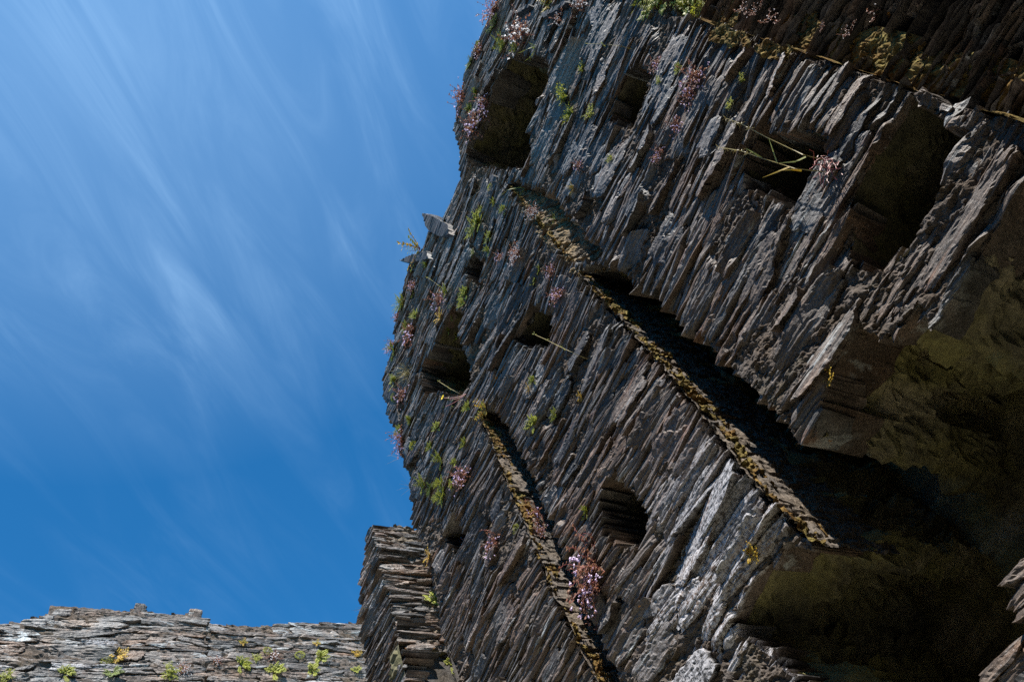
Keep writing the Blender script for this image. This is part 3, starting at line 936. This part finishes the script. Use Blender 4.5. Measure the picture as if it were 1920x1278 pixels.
slab('grey slate slab jutting over the skyline above the orange fern', [(789, 398), (803, 400), (842, 421), (846, 440), (826, 446), (803, 434), (796, 424)], -2.95, .3, 1)
slab('thin pointed slate splinter sticking into the sky under the orange fern', [(746, 488), (768, 478), (802, 470), (806, 484), (770, 494)], -2.95, .25, 2)
slab('dark pointed slate tip on the skyline left of the wide niche', [(717, 736), (724, 716), (738, 706), (744, 742), (730, 752)], -2.96, .3, 3)
slab('rounded pale stone bulging from the wall edge below the pointed tip', [(728, 768), (733, 756), (744, 758), (748, 790), (738, 796), (730, 786)], -2.96, .3, 4)
slab('small pale slate tab at the upper end of the long chase', [(917, 330), (922, 326), (930, 331), (929, 342), (919, 340)], -2.97, .15, 5)
slab('thin lit slate shelf jutting out near the top beside white flowers', [(1010, 28), (1060, 0), (1066, 4), (1018, 34)], -2.94, .25, 6)
slab('short lit slate shelf just below the top of the wall, right of red-stemmed flowers', [(962, 22), (990, 6), (994, 10), (966, 28)], -2.94, .25, 7)

# ------------------------------------------------------------------ plants
class PM:
    def __init__(self):
        self.v, self.f = [], []

    def leaf(self, p, d, up, ln, wd, bend=.15):
        p = np.asarray(p, float); d = np.asarray(d, float); d = d / (np.linalg.norm(d) + 1e-9)
        sd = np.cross(d, up); sd = sd / (np.linalg.norm(sd) + 1e-9)
        nn = np.cross(sd, d)
        b = len(self.v)
        m = p + d * ln * .55
        self.v += [p, m + sd * wd / 2, p + d * ln - nn * bend * ln, m - sd * wd / 2, m + nn * bend * ln * .5]
        self.f += [(b, b + 1, b + 4), (b + 1, b + 2, b + 4), (b + 2, b + 3, b + 4), (b + 3, b, b + 4)]

    def tube(self, pts, r0, r1=None):
        r1 = r0 if r1 is None else r1
        pts = [np.asarray(p, float) for p in pts]
        b = len(self.v)
        for i, p in enumerate(pts):
            d = pts[min(i + 1, len(pts) - 1)] - pts[max(i - 1, 0)]
            d = d / (np.linalg.norm(d) + 1e-9)
            a = np.cross(d, (0.31, .2, .93)); a = a / (np.linalg.norm(a) + 1e-9)
            c = np.cross(d, a)
            r = r0 + (r1 - r0) * i / max(1, len(pts) - 1)
            for k in range(3):
                t = 2.0944 * k
                self.v.append(p + r * (math.cos(t) * a + math.sin(t) * c))
        for i in range(len(pts) - 1):
            for k in range(3):
                q = b + i * 3
                self.f.append((q + k, q + (k + 1) % 3, q + 3 + (k + 1) % 3)); self.f.append((q + k, q + 3 + (k + 1) % 3, q + 3 + k))

    def ribbon(self, pts, w):
        pts = [np.asarray(p, float) for p in pts]
        b = len(self.v)
        for i, p in enumerate(pts):
            d = pts[min(i + 1, len(pts) - 1)] - pts[max(i - 1, 0)]
            sd = np.cross(d, (.3, 1, .2)); sd = sd / (np.linalg.norm(sd) + 1e-9)
            ww = w * (1 - (i / (len(pts) - 1)) ** 2 * .9)
            self.v += [p - sd * ww / 2, p + sd * ww / 2]
        for i in range(len(pts) - 1):
            q = b + 2 * i
            self.f += [(q, q + 1, q + 3), (q, q + 3, q + 2)]

    def blob(self, p, r, rg):
        b = len(self.v)
        p = np.asarray(p, float)
        for d in ((1, 0, 0), (-1, 0, 0), (0, 1, 0), (0, -1, 0), (0, 0, 1), (0, 0, -1)):
            self.v.append(p + np.array(d) * r * rg.uniform(.6, 1.3))
        self.f += [(b + x, b + y, b + z) for x, y, z in ((0, 2, 4), (2, 1, 4), (1, 3, 4), (3, 0, 4), (2, 0, 5), (1, 2, 5), (3, 1, 5), (0, 3, 5))]

    def mesh(self, name, mat):
        me = np_mesh(name, np.array(self.v), [np.array(self.f)])
        me.materials.append(mat)
        return me


def arc(rg, p, d, ln, droop, n=6, wig=.08):
    """a drooping stem from p along d"""
    p = np.array(p, float); d = np.array(d, float); d /= np.linalg.norm(d)
    out = [p.copy()]
    for i in range(n):
        d = d + np.array([rg.normal(0, wig), rg.normal(0, wig), rg.normal(0, wig) - droop / n])
        d /= np.linalg.norm(d)
        p = p + d * ln / n
        out.append(p.copy())
    return out


def rdir(rg, spread=1.0, lift=.2):
    a = rg.uniform(0, 2 * math.pi)
    return np.array([math.cos(a) * spread, rg.uniform(.35, 1.0), math.sin(a) * spread + lift])


def m_fern(seed, mat, nf=13, droop=.9):
    rg = np.random.default_rng(seed); p = PM()
    for _ in range(nf):
        ln = rg.uniform(.55, 1.05)
        A = arc(rg, rg.normal(0, .08, 3) * (1, .2, 1), rdir(rg, 1.0, .35), ln, droop * rg.uniform(.6, 1.4), 11, .05)
        p.tube(A, .013, .006)
        for i in range(1, len(A)):
            d = A[i] - A[i - 1]; d /= np.linalg.norm(d)
            sd = np.cross(d, (0.1, 1, .1)); sd /= np.linalg.norm(sd)
            w = .22 * math.sin(math.pi * (i + .6) / (len(A) + .8)) * rg.uniform(.8, 1.2)
            for sg in (-1, 1):
                p.leaf(A[i], sd * sg + d * .45 + rg.normal(0, .15, 3), (0, 1, .2), w, w * .55)
    return [('frond', p.mesh('frond', MAT[mat]))]


def m_tuft(seed, mat, nb=34):
    rg = np.random.default_rng(seed); p = PM()
    for _ in range(nb):
        A = arc(rg, rg.normal(0, .2, 3) * (1, .2, 1), rdir(rg, .8, .3), rg.uniform(.3, .95), rg.uniform(.2, 1.2), 6, .12)
        for i in range(1, len(A)):
            for _k in range(3):
                p.leaf(A[i] + rg.normal(0, .02, 3), rg.normal(0, 1, 3) + (0, .6, 0), (0, 1, .2), rg.uniform(.07, .15), rg.uniform(.05, .10))
    return [('leaves', p.mesh('leaves', MAT[mat]))]


def m_toadflax(seed, nst=34, fl='lilac', nfl=26, hang=1.6):
    rg = np.random.default_rng(seed); st, lf, fw = PM(), PM(), PM()
    for _ in range(nst):
        A = arc(rg, rg.normal(0, .22, 3) * (1, .25, 1), rdir(rg, .9, .1), rg.uniform(.5, 1.25), hang * rg.uniform(.3, 1.2), 9, .2)
        st.tube(A, .012, .006)
        for i in range(1, len(A)):
            for _k in range(2):
                if rg.random() < .8:
                    lf.leaf(A[i], rg.normal(0, 1, 3) + (0, .5, 0), (0.1, 1, .3), rg.uniform(.07, .13), rg.uniform(.07, .12))
    for _ in range(nfl):
        q = np.array([rg.normal(0, .42), rg.uniform(.2, .65), rg.normal(-.25, .45)])
        fw.blob(q, .045, rg); fw.blob(q + rg.normal(0, .03, 3), .038, rg)
        fw.leaf(q, rg.normal(0, 1, 3), (0, 1, 0), .09, .07); fw.leaf(q, rg.normal(0, 1, 3), (0, 1, 0), .09, .07)
    return [('stems', st.mesh('stems', MAT['red_stem'])), ('leaves', lf.mesh('leaves', MAT['red_leaf'])), ('blossoms', fw.mesh('blossoms', MAT[fl]))]


def m_grass(seed, mat, nb=12, droop=.7, w=.03):
    rg = np.random.default_rng(seed); p = PM()
    for _ in range(nb):
        A = arc(rg, rg.normal(0, .08, 3) * (1, .2, 1), rdir(rg, .9, .4), rg.uniform(.5, 1.15), droop * rg.uniform(.2, 1.5), 8, .06)
        p.ribbon(A, w)
    return [('blade', p.mesh('blade', MAT[mat]))]


def m_leafy(seed, mat='gold', mat2='fern'):
    rg = np.random.default_rng(seed); a, b, st = PM(), PM(), PM()
    for i in range(9):
        A = arc(rg, (0, 0, 0), rdir(rg, .9, .2), rg.uniform(.5, 1.0), .5, 5, .12)
        st.tube(A, .016, .008)
        for j in range(1, 6):
            for sg in (-1, 1):
                d = A[j] - A[j - 1]
                (a if i % 3 else b).leaf(A[j], np.cross(d, (0, 1, 0)) * sg * 4 + d * 2, (0, 1, .2), rg.uniform(.16, .28), rg.uniform(.11, .19))
    return [('stems', st.mesh('stems', MAT['red_stem'])), ('leaves', a.mesh('leaves', MAT[mat])), ('leaves', b.mesh('leaves', MAT[mat2]))]


def m_hawkweed(seed):
    rg = np.random.default_rng(seed); st, fw, lf = PM(), PM(), PM()
    for tip in ((.75, .6, .25), (.95, .45, -.02), (.5, .5, -.15)):
        tip = np.array(tip)
        A = [tip * t + np.array([0, 0, -.12]) * math.sin(math.pi * t) for t in np.linspace(0, 1, 8)]
        st.tube(A, .012, .008)
        lf.blob(A[-1], .045, rg)
        for j in (3, 5):
            lf.leaf(A[j], rg.normal(0, 1, 3), (0, 1, 0), .16, .07)
    q = np.array([.75, .6, .25])
    for k in range(22):
        t = k * 2 * math.pi / 11
        r = .13 if k < 11 else .09
        fw.leaf(q, (math.cos(t) * .9, .5, math.sin(t) * .9), (0, 1, 0), r, .06)
    fw.blob(q + (0, .03, 0), .05, rg)
    return [('stems', st.mesh('stems', MAT['red_stem'])), ('leaves', lf.mesh('leaves', MAT['fern_dark'])), ('flower_head', fw.mesh('flower_head', MAT['yellow']))]


def m_cushion(seed):
    rg = np.random.default_rng(seed); p = PM()
    for _ in range(420):
        a = rg.normal(0, 1, 3); a /= np.linalg.norm(a)
        q = a * (.75, .38, .6) * rg.uniform(.6, 1.0) ** .4 + (0, .1, 0)
        p.leaf(q, a + rg.normal(0, .5, 3), (0.2, 1, .3), rg.uniform(.10, .2), rg.uniform(.05, .1))
    return [('leaves', p.mesh('leaves', MAT['fern']))]


KIND = {
    'F': ('fern', 'fern', 'ferns rooted in the wall joints', [lambda: m_fern(1, 'fern'), lambda: m_fern(2, 'fern', 10), lambda: m_fern(3, 'fern', 16)]),
    'D': ('fern', 'fern', 'ferns rooted in the wall joints', [lambda: m_fern(4, 'fern_dark', 14)]),
    'L': ('wall_plant', 'plant', 'leafy tufts rooted in the wall joints', [lambda: m_tuft(5, 'fern'), lambda: m_tuft(6, 'fern', 24)]),
    'T': ('toadflax', 'flowers', 'trailing toadflax hanging from the joints', [lambda: m_toadflax(7), lambda: m_toadflax(8, 26, 'lilac', 18), lambda: m_toadflax(9, 40, 'lilac', 34, 2.0)]),
    'W': ('toadflax', 'flowers', 'trailing toadflax hanging from the joints', [lambda: m_toadflax(10, 46, 'white', 90, 1.0), lambda: m_toadflax(12, 24, 'white', 26, 1.2)]),
    'S': ('toadflax', 'flowers', 'trailing toadflax hanging from the joints', [lambda: m_toadflax(13, 9, 'white', 6, .8), lambda: m_toadflax(14, 7, 'white', 4, .8)]),
    'G': ('grass_tuft', 'grass tuft', 'grass tufts on the wall', [lambda: m_grass(15, 'blade'), lambda: m_grass(16, 'blade', 9, 1.1)]),
    'B': ('grass_tuft', 'grass tuft', 'grass tufts on the wall', [lambda: m_grass(17, 'straw', 70, 1.6, .012)]),
    'Y': ('grass_tuft', 'grass tuft', 'grass tufts on the wall', [lambda: m_grass(18, 'straw', 5, .3, .014)]),
    'O': ('leafy_plant', 'plant', 'yellowing leafy plants on the wall', [lambda: m_leafy(19), lambda: m_leafy(20, 'gold', 'gold')]),
    'H': ('hawkweed', 'flower', None, [lambda: m_hawkweed(21)]),
    'C': ('moss_cushion', 'moss', 'moss cushions on the wall', [lambda: m_cushion(22)]),
}
CACHE = {}
bpy.context.view_layer.update()
deps = bpy.context.evaluated_depsgraph_get()
prng = random.Random(3)


def plant(x, y, size, kind, label, turn=None, var=None):
    """root a plant where the sight line through photo pixel (x, y) meets the built wall"""
    name, cat, grp, makers = KIND[kind]
    v = ray(x, y)
    ok, loc, nor, _, ob, _ = scene.ray_cast(deps, Vector((0, 0, EYE)), Vector(v))
    if not ok or loc.length > 60:
        s_, h_ = on_face(x, y)
        loc = Vector((s_, -3.0, h_ + EYE)); nor = Vector((0, 1, 0))
    dist = (loc - Vector((0, 0, EYE))).length
    far = loc.x > 8.2
    end = far or (5.7 < loc.x < 6.3)
    k = makers if var is None else [makers[var]]
    f = prng.choice(k)
    if f not in CACHE:
        CACHE[f] = f()
    r = thing(name, label, cat, loc, grp)
    r.rotation_euler = (prng.uniform(-.25, .25), prng.uniform(-.5, .5), (math.pi / 2 if end else 0) + prng.uniform(-.3, .3))
    sc = (.8 if far else 1.3) * size * dist / FPX
    r.scale = (sc * prng.uniform(.9, 1.1), sc * .9, sc * prng.uniform(.9, 1.1))
    for nm, me in CACHE[f]:
        o = bpy.data.objects.new(nm, me); col.objects.link(o); o.parent = r
    return r


PLANTS = [
    (925, 22, 22, 'T', 'pink-stemmed toadflax at the very top of the wall edge against the sky'),
    (930, 46, 20, 'D', 'dark green fern tuft just under the topmost pink flowers at the wall edge'),
    (978, 66, 36, 'W', 'broad white-flowered clump above the tall niche'),
    (945, 84, 26, 'F', 'yellow-green fern right above the tall niche, left of the white clump'),
    (968, 92, 16, 'F', 'small fern hanging at the lip of the tall niche below the white clump'),
    (1003, 92, 30, 'G', 'curled grass blades over the upper right corner of the tall niche'),
    (884, 118, 15, 'D', 'dark fern tuft on the skyline left of the tall niche'),
    (900, 98, 14, 'T', 'tiny reddish toadflax between the skyline and the top of the tall niche'),
    (896, 88, 10, 'F', 'small green fern on the wall edge above the dark skyline tuft'),
    (868, 188, 24, 'T', 'lilac-flowered toadflax hanging out over the skyline left of the tall niche'),
    (893, 178, 13, 'F', 'small bright fern right beside the skyline toadflax'),
    (882, 206, 13, 'F', 'narrow bright fern below and right of the skyline toadflax'),
    (911, 198, 20, 'T', 'pinkish toadflax on the left lip of the tall niche, higher of two'),
    (889, 238, 24, 'T', 'pink and white toadflax on the left lip of the tall niche, lower of two'),
    (1058, 182, 26, 'L', 'mossy yellow-green tuft between the tall niche and the slit hole'),
    (1070, 216, 20, 'L', 'second mossy tuft hanging just below the first one right of the tall niche'),
    (1108, 213, 17, 'L', 'round dark green tuft left of the slit hole'),
    (1092, 130, 14, 'L', 'small upright green tuft on bare slate up and left of the slit hole'),
    (1092, 8, 20, 'W', 'white-dotted flowers on the top frame edge beside the slate shelf'),
    (1052, 34, 16, 'W', 'few white flowers under the longer lit slate shelf'),
    (1030, 6, 18, 'O', 'yellow leaves on the wall top between the two slate shelves'),
    (1238, 8, 40, 'F', 'large sunlit yellow-green fern at the top edge beside the dark recess'),
    (1290, 14, 34, 'F', 'second sunlit fern along the top edge, right beside the dark recess'),
    (1310, 28, 22, 'C', 'bright green moss cushion below the two top-edge ferns'),
    (1205, 2, 22, 'F', 'fern cut by the top frame edge left of the large sunlit fern'),
    (1304, 152, 30, 'T', 'pink toadflax with lilac flowers on the big blocks right of the slit hole'),
    (1294, 186, 20, 'T', 'lower pink toadflax trailing left of the square beam hole'),
    (1232, 124, 14, 'T', 'small pink toadflax right of the slit hole'),
    (1274, 130, 11, 'F', 'tiny yellow-green fern between two pink toadflaxes'),
    (1236, 152, 10, 'L', 'small green tuft on the upper right rim of the slit hole'),
    (1392, 148, 12, 'L', 'thin mossy tuft in a crack of the big squared blocks'),
    (1370, 196, 14, 'L', 'brownish mossy tuft in the same crack just above the square beam hole'),
    (1447, 36, 20, 'S', 'sunlit white flowers on red stems standing out before the dark recess'),
    (1394, 18, 15, 'S', 'small sunlit leaves and flowers high in the dark recess, leftmost'),
    (1420, 22, 13, 'S', 'two white flowers between the leftmost and the tallest ones of the recess'),
    (1545, 47, 9, 'S', 'tiny orange-leaved seedling alone in the dark recess'),
    (1592, 62, 12, 'S', 'small white flower low in the dark recess'),
    (1640, 24, 22, 'S', 'white flowers on long stems toward the right of the dark recess'),
    (1270, 238, 16, 'T', 'red-leaved toadflax left of the long bent grass stems'),
    (1238, 290, 14, 'T', 'dark red toadflax on the slates midway between slit hole and chase'),
    (1086, 312, 13, 'T', 'orange-leaved toadflax on the pale slates above the chase head'),
    (1076, 352, 12, 'O', 'dry orange plant just above the chase head'),
    (1145, 298, 9, 'L', 'small yellow-green tuft on the pale slates below the slit hole'),
    (985, 358, 46, 'G', 'loose grass blades spilling over the head of the long chase'),
    (1040, 412, 26, 'G', 'yellow grass blades on the mossy side of the long chase'),
    (1000, 398, 14, 'W', 'white-flowered sprig at the head of the long chase'),
    (919, 352, 8, 'C', 'tiny moss cushion below the pale slate tab'),
    (928, 380, 12, 'F', 'small fern left of the chase head'),
    (944, 394, 11, 'F', 'upright small fern beside the chase head'),
    (902, 396, 12, 'F', 'small fern on the slates above the large light fern'),
    (896, 428, 30, 'F', 'large light green fern above the small square hole'),
    (918, 448, 15, 'F', 'lower fern hanging right of the large light fern'),
    (917, 470, 14, 'F', 'narrow fern trailing beside the small square hole'),
    (889, 474, 9, 'F', 'yellowish fern at the top of the small square hole'),
    (788, 466, 34, 'O', 'orange and yellow fern leaves on the skyline between the slab and the splinter', None, 0),
    (800, 500, 12, 'F', 'small green fern on the slates below the splinter'),
    (970, 478, 18, 'W', 'whitish flowered sprig on the slates left of the long chase'),
    (938, 484, 12, 'T', 'small pink toadflax right of the small square hole'),
    (1034, 510, 15, 'T', 'small pink toadflax close to the lit edge of the long chase, higher of two'),
    (1046, 554, 18, 'T', 'pink lilac-flowered toadflax above the wedge hole, lower of two near the chase'),
    (1012, 506, 11, 'F', 'bright yellow fern beside the pink toadflax near the long chase'),
    (1002, 530, 11, 'F', 'bright fern on the slates above the wedge hole'),
    (755, 572, 22, 'F', 'bright fern tuft on the left skyline above the wide niche'),
    (775, 553, 12, 'F', 'small pale fern right of the skyline fern tuft'),
    (780, 592, 13, 'F', 'small fern between the skyline and the wide niche'),
    (763, 614, 13, 'F', 'small leafy fern on the edge above the lilac trailing flowers'),
    (774, 536, 12, 'T', 'tiny lilac toadflax high on the left edge under the splinter'),
    (745, 594, 10, 'T', 'tiny pink toadflax on the skyline just under the bright fern tuft'),
    (773, 628, 22, 'T', 'lilac-flowered toadflax left of the wide niche'),
    (740, 658, 22, 'F', 'green fern with pink flowers bulging over the left skyline'),
    (736, 650, 14, 'T', 'pink flowers growing through the fern on the left skyline'),
    (740, 716, 18, 'F', 'bright green fern just right of the dark pointed slate tip'),
    (738, 745, 9, 'C', 'round green moss cushion under the fern by the pointed tip'),
    (756, 742, 20, 'T', 'pinkish toadflax hanging below the fern by the pointed tip'),
    (766, 700, 34, 'B', 'dry brown grass hanging in a fringe left of the wide niche'),
    (826, 566, 22, 'T', 'lilac and pink toadflax at the upper corner of the wide niche'),
    (824, 596, 15, 'O', 'golden leaves hanging in the mouth of the wide niche'),
    (838, 546, 18, 'F', 'dark yellow fern just above the wide niche'),
    (872, 553, 17, 'F', 'yellow-green fern up and right of the wide niche'),
    (868, 570, 12, 'F', 'small hanging fern just below the fern right of the wide niche'),
    (846, 575, 14, 'G', 'short pale grass blades at the upper right of the wide niche'),
    (849, 597, 11, 'F', 'small fern on the right rim of the wide niche, uppermost'),
    (842, 622, 11, 'F', 'small fern on the right rim of the wide niche, middle'),
    (856, 632, 11, 'F', 'small fern on the right rim of the wide niche, lowest'),
    (874, 738, 40, 'H', 'yellow hawkweed flower on a long stem before the wide niche'),
    (878, 764, 12, 'F', 'small yellow fern at the head of the shorter chase'),
    (910, 766, 20, 'O', 'orange and yellow leaves above the shorter chase'),
    (912, 782, 14, 'O', 'orange leaves hanging just below the first ones by the shorter chase'),
    (1000, 714, 12, 'F', 'small yellow fern left of the big flat slates below the wedge hole'),
    (992, 730, 11, 'O', 'tiny yellow leaves just below the small fern under the wedge hole'),
    (1000, 796, 20, 'F', 'bright fern between the two chases'),
    (1043, 778, 15, 'F', 'upright yellow fern right of the bright fern between the chases'),
    (1088, 744, 10, 'O', 'small golden leaves on dark slate near the long chase'),
    (770, 790, 14, 'F', 'bright small fern near the left edge below the wide niche'),
    (750, 808, 13, 'F', 'round fern on the left skyline below the bulging pale stone'),
    (756, 826, 24, 'T', 'pink toadflax hanging over the left skyline below the round fern'),
    (776, 834, 11, 'C', 'small bright moss cushion right of the skyline toadflax'),
    (820, 802, 13, 'F', 'fern on the big upright block left of the shorter chase'),
    (808, 838, 12, 'F', 'fern at the foot of the big upright block'),
    (872, 832, 13, 'F', 'small fern just left of the shorter chase head'),
    (828, 862, 22, 'F', 'spreading fern on the slates left of the shorter chase'),
    (853, 868, 11, 'F', 'narrow upright fern right of the spreading fern'),
    (866, 894, 22, 'T', 'pink toadflax with lilac flowers left of the shorter chase'),
    (848, 908, 13, 'L', 'small leafy tuft below the pink toadflax left of the shorter chase'),
    (796, 908, 24, 'F', 'hanging yellow-green fern near the left edge above the tower'),
    (828, 908, 18, 'F', 'upper fern of a hanging pair in the middle of the lower left slates'),
    (830, 934, 20, 'F', 'lower fern of a hanging pair in the middle of the lower left slates'),
    (808, 914, 15, 'D', 'dark dry fern between the edge fern and the hanging pair'),
    (968, 992, 10, 'C', 'bright moss tip on the shorter chase'),
    (1010, 968, 30, 'T', 'red toadflax hanging over the shorter chase'),
    (1012, 998, 16, 'T', 'dark red toadflax sprig right below the one over the shorter chase'),
    (930, 1016, 22, 'T', 'pale pink toadflax left of the shorter chase, lower down'),
    (872, 1006, 15, 'T', 'small red toadflax beside the low hole'),
    (1110, 1066, 52, 'T', 'large purple-red toadflax mass with many lilac flowers'),
    (1118, 1104, 36, 'T', 'golden-red lower end of the large toadflax mass'),
    (1100, 962, 16, 'F', 'small fern left of the deep hole'),
    (806, 1044, 18, 'O', 'yellow leaves at the wall edge above the tower top corner'),
    (1410, 1040, 18, 'O', 'small yellow plant with a white flower under the end of the long chase'),
    (1556, 706, 17, 'O', 'golden sunlit tuft on the right edge of the near bay'),
    (818, 1130, 24, 'F', 'yellow fern in the corner between tower and wall'),
    (846, 1246, 14, 'F', 'small yellow fern beside the tower doorway'),
    (748, 858, 26, 'Y', 'thin dry stalks sticking out from the left skyline'),
    (770, 914, 26, 'Y', 'thin dry stalks sticking out just above the tower'),
    (683, 1140, 26, 'Y', 'dry stalks on the left edge of the tower'),
    (1372, 1140, 12, 'Y', 'few pale dead twigs hanging below the end of the long chase'),
    # plants on the cross walls
    (122, 1262, 22, 'F', 'fern low on the stepped wall, left of the red-stemmed plant'),
    (10, 1270, 20, 'L', 'green tuft in the lower left corner of the stepped wall'),
    (220, 1228, 22, 'O', 'red-stemmed plant with yellow leaves standing up on the stepped wall'),
    (214, 1262, 22, 'D', 'dark fern below the red-stemmed plant'),
    (318, 1262, 26, 'L', 'bushy pale-flowered tuft near the right end of the stepped wall'),
    (342, 1254, 16, 'W', 'white flowers in the bushy tuft near the right end of the stepped wall'),
    (200, 1238, 14, 'C', 'brown-green moss cushion beside the red-stemmed plant'),
    (452, 1246, 26, 'F', 'fern on the left part of the level wall'),
    (455, 1205, 12, 'O', 'thin yellow plant climbing the left part of the level wall'),
    (408, 1238, 15, 'W', 'small white-flowered sprig at the left end of the level wall'),
    (480, 1234, 16, 'L', 'leafy tuft between the left fern and the white flowers of the level wall'),
    (512, 1232, 22, 'W', 'white flower heads in the middle of the level wall'),
    (516, 1260, 28, 'F', 'tall fern below the white flower heads of the level wall'),
    (600, 1232, 26, 'F', 'broad fern right of centre on the level wall, higher of two'),
    (584, 1258, 26, 'F', 'broad fern right of centre on the level wall, lower of two'),
    (562, 1228, 16, 'C', 'brown moss cushion beside the broad ferns'),
    (502, 1220, 14, 'C', 'brown moss cushion under the white lichen patch'),
    (666, 1224, 14, 'O', 'orange leaves on the level wall close to the tower'),
    (668, 1258, 16, 'F', 'yellow fern at the right end of the level wall beside the tower'),
    (594, 1206, 10, 'O', 'small yellow flower stem above the broad ferns'),
]
for p in PLANTS:
    plant(*p)


# the bent grass stems before the square beam hole, stems as seen against the dark
def bent_grass():
    root_p = Vector((*on_face(1546, 305, -2.97)[:1], -2.97, on_face(1546, 305, -2.97)[1] + EYE))
    r = thing('grass_tuft', 'long bent grass stems with yellow blades reaching across the square beam hole', 'grass tuft', root_p, 'grass tufts on the wall')

    def pts(L):
        out = []
        for x, y, n in L:
            s_, h_ = on_face(x, y, n)
            out.append(np.array([s_, n, h_ + EYE]) - np.array(root_p))
        A = []
        for i in range(len(out) - 1):
            A += [out[i] + (out[i + 1] - out[i]) * t for t in (0, .33, .66)]
        return A + [out[-1]]

    def piece(nm, mat, L, w, tube=True):
        p = PM()
        P_ = pts(L)
        p.tube(P_, w, w * .5) if tube else p.ribbon(P_, w)
        if nm == 'stem':
            rg = np.random.default_rng(1)
            for q in P_[-5:]:
                for _ in range(5):
                    p.leaf(q, rg.normal(0, 1, 3) + (.6, 0, .4), (0, 1, 0), .03, .006)
        me = p.mesh(nm, MAT[mat])
        o = bpy.data.objects.new(nm, me); col.objects.link(o); o.parent = r

    piece('stem', 'straw', [(1546, 300, -2.97), (1505, 290, -2.9), (1440, 259, -2.86), (1390, 232, -2.86), (1362, 222, -2.88)], .0035)
    piece('stem', 'straw', [(1546, 322, -2.97), (1490, 316, -2.9), (1430, 297, -2.86), (1390, 283, -2.86), (1348, 276, -2.88)], .0035)
    piece('blade', 'blade', [(1457, 305, -2.87), (1450, 285, -2.85), (1441, 258, -2.85)], .010, False)
    piece('blade', 'blade', [(1511, 294, -2.9), (1492, 303, -2.88), (1458, 306, -2.87)], .010, False)
    piece('blade', 'gold', [(1480, 313, -2.89), (1458, 322, -2.86), (1430, 333, -2.85)], .010, False)
    piece('blade', 'gold', [(1503, 320, -2.9), (1484, 318, -2.87), (1462, 320, -2.86)], .010, False)
    piece('blade', 'blade', [(1428, 296, -2.87), (1412, 286, -2.85), (1398, 278, -2.85)], .010, False)
    rg = np.random.default_rng(6); p = PM()
    for _ in range(26):
        p.tube(arc(rg, (rg.normal(0, .02), -.01, rg.normal(0, .04)), (rg.normal(0, .5) + .5, .5, rg.normal(0, 1) - .5), rg.uniform(.06, .16), .8, 5, .3), .0022)
    o = bpy.data.objects.new('root_mat', p.mesh('root_mat', MAT['red_stem'])); col.objects.link(o); o.parent = r


bent_grass()


def lone_stem(label, L, mat='straw'):
    p0 = L[0]
    s_, h_ = on_face(*p0)
    rp = np.array([s_, p0[2], h_ + EYE])
    r = thing('grass_tuft', label, 'grass tuft', tuple(rp), 'grass tufts on the wall')
    P_ = []
    for x, y, n in L:
        a, b = on_face(x, y, n)
        P_.append(np.array([a, n, b + EYE]) - rp)
    p = PM(); p.tube(P_, .0028, .0016)
    o = bpy.data.objects.new('stem', p.mesh('stem', MAT[mat])); col.objects.link(o); o.parent = r
    q = PM(); rg = np.random.default_rng(2)
    for k in P_[len(P_) // 2:]:
        for _ in range(3):
            q.leaf(k, rg.normal(0, 1, 3), (0, 1, 0), .03, .008)
    o = bpy.data.objects.new('leaves', q.mesh('leaves', MAT['blade'])); col.objects.link(o); o.parent = r


lone_stem('single pale stem running down from the wedge hole across the slates', [(1102, 673, -2.97), (1080, 664, -2.9), (1055, 652, -2.88), (1025, 637, -2.88), (1003, 627, -2.9)])
lone_stem('thin arching stem on bare slate under the splinter', [(836, 541, -2.97), (822, 535, -2.9), (808, 524, -2.88), (800, 520, -2.9)])
lone_stem('thin stem crossing the upper slates left of the big squared blocks', [(1185, 92, -2.97), (1160, 86, -2.88), (1130, 83, -2.86), (1098, 82, -2.88)])
lone_stem('thin dark stem crossing the mouth of the wide niche', [(880, 748, -2.97), (862, 738, -2.88), (842, 727, -2.85), (822, 714, -2.85)])
